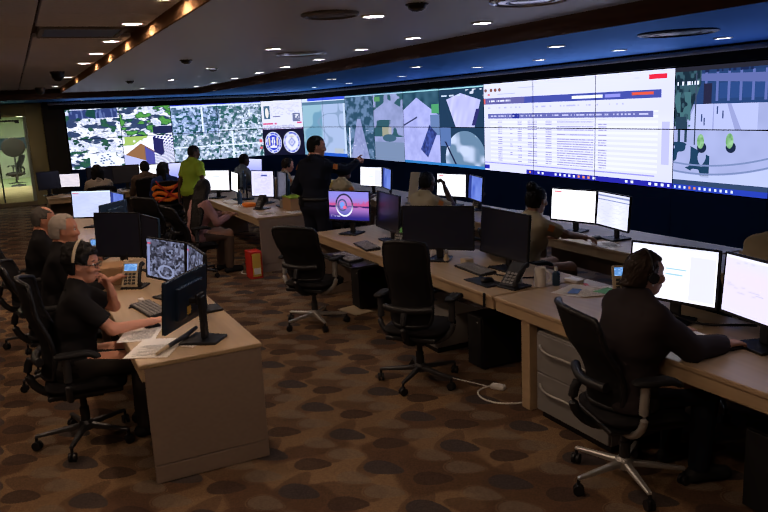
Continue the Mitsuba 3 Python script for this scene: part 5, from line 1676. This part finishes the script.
keyboard(4.84, 5.72, 0, 'pale keyboard before the woman with the top bun', mat='m_white', w=.40)
mouse(4.91, 5.36, 0, 'dark mouse under the bun woman\'s hand')
keyboard(4.86, 8.32, 0, 'dark keyboard before the man resting his face')
sheet(4.80, 5.12, 70, 'white paper under the ruled list\'s monitor', w=.2, l=.28)
k = num('document_holder')
add(k + '__board', xf(box(-.006, .006, -.12, .12, 0, .30, .003), Tr(5.20, 6.72, .76) @ Rz(math.radians(200)) @ Ry(-.35)), 'm_white', False)
add(k + '__foot', box(5.14, 5.26, 6.62, 6.82, .741, .765, .004), 'm_grey', False)
info(k, 'pale tilted document holder beside the bun woman\'s head', 'document holder')
k = num('document_holder')
add(k + '__board', xf(box(-.008, .008, -.075, .075, 0, .44, .003), Tr(4.86, 8.98, .752) @ Rz(math.radians(210)) @ Ry(-.30)), 'm_beige', False)
add(k + '__foot', box(4.80, 4.96, 8.86, 9.08, .741, .760, .004), 'm_grey', False)
info(k, 'tall tan board leaning behind the man resting his face', 'document holder')
k = 'wall_plate'
add(k, box(5.30, 5.42, 3.95, 4.10, .741, .775, .01), 'm_beige', 30, label='small pale object on the wall-side desk above the white form', category='desk item')
for j, (x, y, z) in enumerate(((4.95, 12.05, .741), (4.95, 12.07, .779), (4.96, 12.04, .817))):
    key = num('binder')
    add(key + '__cover', box(x - .15, x + .15, y - .13, y + .13, z, z + .036, .006), 'm_yellow', 30)
    add(key + '__pages', box(x - .153, x - .146, y - .12, y + .12, z + .006, z + .030, .001), 'm_paper', False)
    info(key, 'yellow folder at the ' + ('bottom', 'middle', 'top') [j] + ' of the stack beside the khaki man with a headset', 'folder', 'yellow folders in a stack')

# ------------------------------------------------------------------ far desks under the left screens
TF = Rz(math.pi / 2)
desk('workstation_desk', 14.65, 15.45, -3.35, -1.72, -1, 'wooden desk under the far left screens before the person with the orange vest', FD, (True, True), legs=(-2.1, -2.6), to=TF)
desk('workstation_desk', 14.65, 15.45, -1.70, -.42, -1, 'wooden desk at the far left before the long-haired woman', FD, (True, True), to=TF)
monitor((.70, 15.36), (1.02, 15.16), 10, 'small pinkish-white monitor at the far left', w=.42, h=.27, z=.86)
monitor((.36, 15.2), (.66, 15.3), None, 'dark monitor at the far left beside the pinkish-white one', w=.42, h=.34, z=.86)
monitor((1.22, 15.25), (1.64, 15.28), None, 'dark monitor in front of the long-haired woman at the far desk', w=.5, h=.35, z=.86)
monitor((1.70, 15.26), (2.10, 15.20), None, 'dark monitor between the long-haired woman and the bright far screen', w=.5, h=.35, z=.86)
monitor((2.16, 15.18), (2.62, 15.18), 12, 'bright white monitor before the two people at the far desk', w=.50, h=.32, z=.87)
monitor((2.72, 15.16), (3.15, 15.0), 11, 'lilac-white monitor behind the person with the orange vest', w=.50, h=.32, z=.87)
keyboard(2.4, 14.92, 90, 'dark keyboard on the far desk before the bright white monitor')
# ------------------------------------------------------------------ people and their chairs
chair(.19, 5.04, -6, 'black office chair of the bespectacled woman in the black polo', 'task', swivel=18)
person('woman in glasses and black polo, one hand at her mouth, the other on the mouse', .16, 5.04, -4, 'm_skin_light', ('curly', 'm_hair_black'), 'm_cloth_black', 'short', 'm_cloth_dark', lean=9, head=(-20, 10),
       R=(.50, -.16, .795), L=(.285, .045, 1.0), hands=('mouse', ('chin', np.array([-.30, -.15, 1.0]))), palms=((0, 0, 1), (1, .35, .2)), fem=True, hint={1: (.9, .35, -.7), -1: (-.3, -.6, -1)}, extras=('headset_tan', 'glasses'), h=.0105)
chair(.12, 6.38, -6, 'black office chair of the grey-haired man, its back leaning behind the near one', 'black', swivel=40)
person('grey-haired man in a dark jacket looking along the left desk', .16, 6.40, -6, 'm_skin_light', ('grey', 'm_hair_grey'), 'm_cloth_black', 'long', 'm_cloth_dark', lean=7, head=(-8, 6), scale=1.04, R=(.40, -.14, .79), L=(.42, .16, .79), h=.0125)
chair(.0, 7.62, 0, 'black office chair of the balding man behind the grey-haired one', 'black', swivel=10)
person('balding man in a dark jacket behind the grey-haired man', .06, 7.64, -4, 'm_skin_light', ('thinning', 'm_hair_saltpepper'), 'm_cloth_black', 'long', 'm_cloth_dark', lean=6, head=(-6, 10), R=(.42, -.14, .79), L=(.42, .16, .79), h=.014)
# far desk
chair(1.26, 13.80, 90, 'dark chair of the long-haired woman at the far desk', 'low')
person('long-haired woman in a pale top seen from behind at the far desk', 1.26, 13.88, 90, 'm_skin_dark', ('shoulder', 'm_hair_black'), 'm_cloth_pale', 'long', 'm_cloth_dark', lean=6, R=(.40, -.14, .80), L=(.40, .16, .80), fem=True, h=.016)
chair(2.10, 13.98, 90, 'black chair of the olive-shirted person at the far desk', 'black')
person('short-haired person in an olive shirt seen from behind at the far desk', 2.10, 14.1, 84, 'm_skin_tan', ('crop', 'm_hair_black'), 'm_cloth_cloth' if 'm_cloth_cloth' in scene else 'm_cloth_tan', 'long', 'm_cloth_dark', lean=8, R=(.42, -.14, .80), L=(.42, .16, .80), h=.016)
chair(2.27, 12.95, 82, 'black chair with the orange vest over its back', 'black')
person('person in a blue top with dark hair, face turned right, at the far desk', 2.27, 13.18, 80, 'm_skin_tan', ('shoulder', 'm_hair_black'), 'm_cloth_blue', 'long', 'm_cloth_dark', lean=4, head=(-48, 0), R=(.40, -.16, .80), L=(.40, .16, .80), fem=True, h=.016)
k = 'safety_vest'
Mv = Tr(2.27, 12.95, .13) @ Rz(math.radians(82)) @ Tr(-.275, 0, 0)
vb = []
for j, z in enumerate((.60, .70, .80)):
    vb.append(tube(curve([(.02, -.24, z + .03), (-.05, -.12, z + (.04, -.02, .03)[j]), (-.06, .05, z), (-.04, .16, z + .03), (.03, .25, z - .02)], 16), .034, 8))
add(k + '__fabric', cat(vb), 'm_orange', 50, to=Mv)
add(k + '__strap', cat(tube(curve([(-.075, -.20, .93), (-.10, -.02, .72), (-.085, .19, .58)], 12), .014, 6), tube(curve([(-.075, .20, .93), (-.105, .03, .74), (-.085, -.18, .60)], 12), .014, 6)), 'm_red', 50, to=Mv)
info(k, 'orange vest with red straps hung over a black chair\'s back', 'vest')
person('person standing in a lime yellow-green shirt, back to us', 2.50, 12.2, 30, 'm_skin_dark', ('crop', 'm_hair_black'), 'm_cloth_lime', 'short', 'm_cloth_dark', stand=True, lean=10, head=(-30, 14), R=(.22, -.20, 1.02), L=(-.02, .30, .80), h=.0135, scale=.95, hint={1: (-.6, .5, -.2)})
chair(1.70, 10.6, 35, 'empty black chair between the lime-shirted person and the pink-shirted woman', 'black')
chair(1.94, 9.64, 8, 'dark chair of the long-haired woman in pink', 'low')
person('woman with long black hair in a pink shirt and tan trousers', 1.98, 9.66, 12, 'm_skin_tan', ('long', 'm_hair_black'), 'm_cloth_pink', 'long', 'm_cloth_tan', lean=14, head=(34, 10), R=(.44, -.17, .80), L=(.52, .20, .79), fem=True, h=.013, scale=.97)
chair(3.78, 14.2, 20, 'dark chair of the man in grey', 'low')
person('man in a grey shirt bending to the desk under the town map', 3.84, 14.25, 10, 'm_skin_dark', ('crop', 'm_hair_black'), 'm_cloth_grey', 'long', 'm_cloth_dark', lean=14, head=(0, 8), R=(.50, -.25, .82), L=(.52, .16, .80), h=.016)
chair(3.93, 12.1, 0, 'dark chair of the khaki man with a headset', 'low')
person('man in khaki with a headset beside the yellow folders', 3.97, 12.12, -6, 'm_skin_light', ('short', 'm_hair_brown'), 'm_cloth_khaki', 'short', 'm_cloth_tan', lean=14, head=(-4, 16), R=(.44, -.14, .92), L=(.46, .14, .84), hands=('grip', 'relax'), extras=('headset',), h=.014, patch=True)
person('officer in a dark uniform standing and pointing at the video wall', 3.11, 8.12, 26, 'm_skin_light', ('crop', 'm_hair_black'), 'm_cloth_navy', 'long', 'm_cloth_navy', stand=True, lean=2, head=(-44, 8), R=(.555, -.17, 1.385), L=(.20, .24, .98), hands=('point', 'relax'),
       palms=((0, -.5, 1), (0, 1, .3)), h=.0115, patch=True, belt=True, hint={-1: (-.1, -.5, -1), 1: (-.7, .5, -.3)}, scale=1.05, shoulder=.165)
chair(4.10, 9.86, 0, 'dark chair of the khaki person behind the pointing arm', 'low')
person('person in khaki behind the officer\'s pointing arm', 4.14, 9.90, 0, 'm_skin_dark', ('crop', 'm_hair_black'), 'm_cloth_khaki', 'short', 'm_cloth_tan', lean=8, R=(.46, -.16, .80), L=(.46, .16, .80), h=.014, patch=True)
chair(4.13, 7.52, 0, 'dark chair of the man resting his face on his hand', 'low')
person('man in khaki resting his face on his hand before the wall', 4.17, 7.52, 4, 'm_skin_dark', ('crop', 'm_hair_black'), 'm_cloth_khaki', 'short', 'm_cloth_tan', lean=8, head=(14, 4), R=(.31, -.10, 1.10), L=(.44, .16, .80), hands=(('chin', np.array([-.25, .12, 1.0])), 'relax'),
       palms=((1, -.35, .2), (0, 0, 1)), hint={-1: (.8, -.35, -.8), 1: (-.3, .6, -1)}, h=.013, patch=True)
chair(4.09, 6.70, 10, 'empty black chair whose top shows above the dark monitors', 'black')
chair(3.97, 5.33, -4, 'dark chair of the woman with the top bun', 'low')
person('woman in khaki with a top bun reaching for the mouse', 4.02, 5.36, -4, 'm_skin_tan', ('bun', 'm_hair_black'), 'm_cloth_khaki', 'short', 'm_cloth_tan', lean=12, head=(12, 6), R=(.66, -.13, .80), L=(.40, .20, .80), hands=('mouse', 'relax'), fem=True, hint={-1: (.1, -.7, -1), 1: (-.3, .6, -1)}, h=.012, patch=True)
chair(4.05, 3.25, -6, 'black chair at the right edge before the wall-side desk', 'black')
person('person in khaki at the frame\'s right edge', 4.24, 3.04, 0, 'm_skin_tan', ('short', 'm_hair_black'), 'm_cloth_khaki', 'long', 'm_cloth_tan', lean=14, R=(.44, -.14, .80), L=(.40, .22, .84), h=.013, scale=1.08)
# empty chairs in the aisle
chair(2.46, 6.66, 38, 'empty black mesh chair with a silver base before the keyboard tray', 'silver', swivel=-8)
chair(2.58, 4.74, 40, 'empty black chair with a dark base at the middle desk', 'task', swivel=12)
# foreground
chair(2.78, 2.80, -17, 'black chair with silver arms in the foreground, under the woman in the blazer', 'silver', swivel=30)
person('woman in a dark blazer with a headset seen from behind, a hand on her mouse', 2.75, 2.79, -12, 'm_skin_tan', ('pulled', 'm_hair_brown'), 'm_cloth_blazer', 'long', 'm_cloth_navy', lean=8, head=(-6, 4), R=(.52, -.15, .80), L=(.42, .20, .79), hands=('mouse', 'relax'),
       fem=True, hint={-1: (-.3, -.5, -1.2), 1: (-.3, .6, -1)}, extras=('headset', 'earring'), h=.0105, scale=.98, bulk=.016, shoulder=.175)
# the office behind the glass
chair(-.06, 28.4, 200, 'dark office chair in the room behind the glass front', 'black')
k = 'round_chair'
add(k + '__back', xf(lathe([(0, -.03), (.30, -.03), (.34, 0), (.30, .03), (0, .03)], 32), Tr(-.02, 27.0, 1.36) @ Rx(math.pi / 2) @ np.diag([1.05, .92, 1, 1])), 'm_cloth_dark', 50)
add(k + '__stem', tube([(-.02, 27.06, .30), (-.02, 27.06, 1.2)], .03, 10), 'm_darkmetal', 40)
add(k + '__foot', lathe([(0, .10), (.24, .10), (.22, .13), (.03, .16), (0, .16)], 24), 'm_darkmetal', 40, to=Tr(-.02, 27.06, 0))
add(k + '__seat', lathe([(0, .44), (.24, .44), (.26, .48), (.22, .51), (0, .52)], 24), 'm_cloth_dark', 40, to=Tr(-.02, 27.30, 0))
info(k, 'chair with a round brown back in the room behind the glass', 'chair')
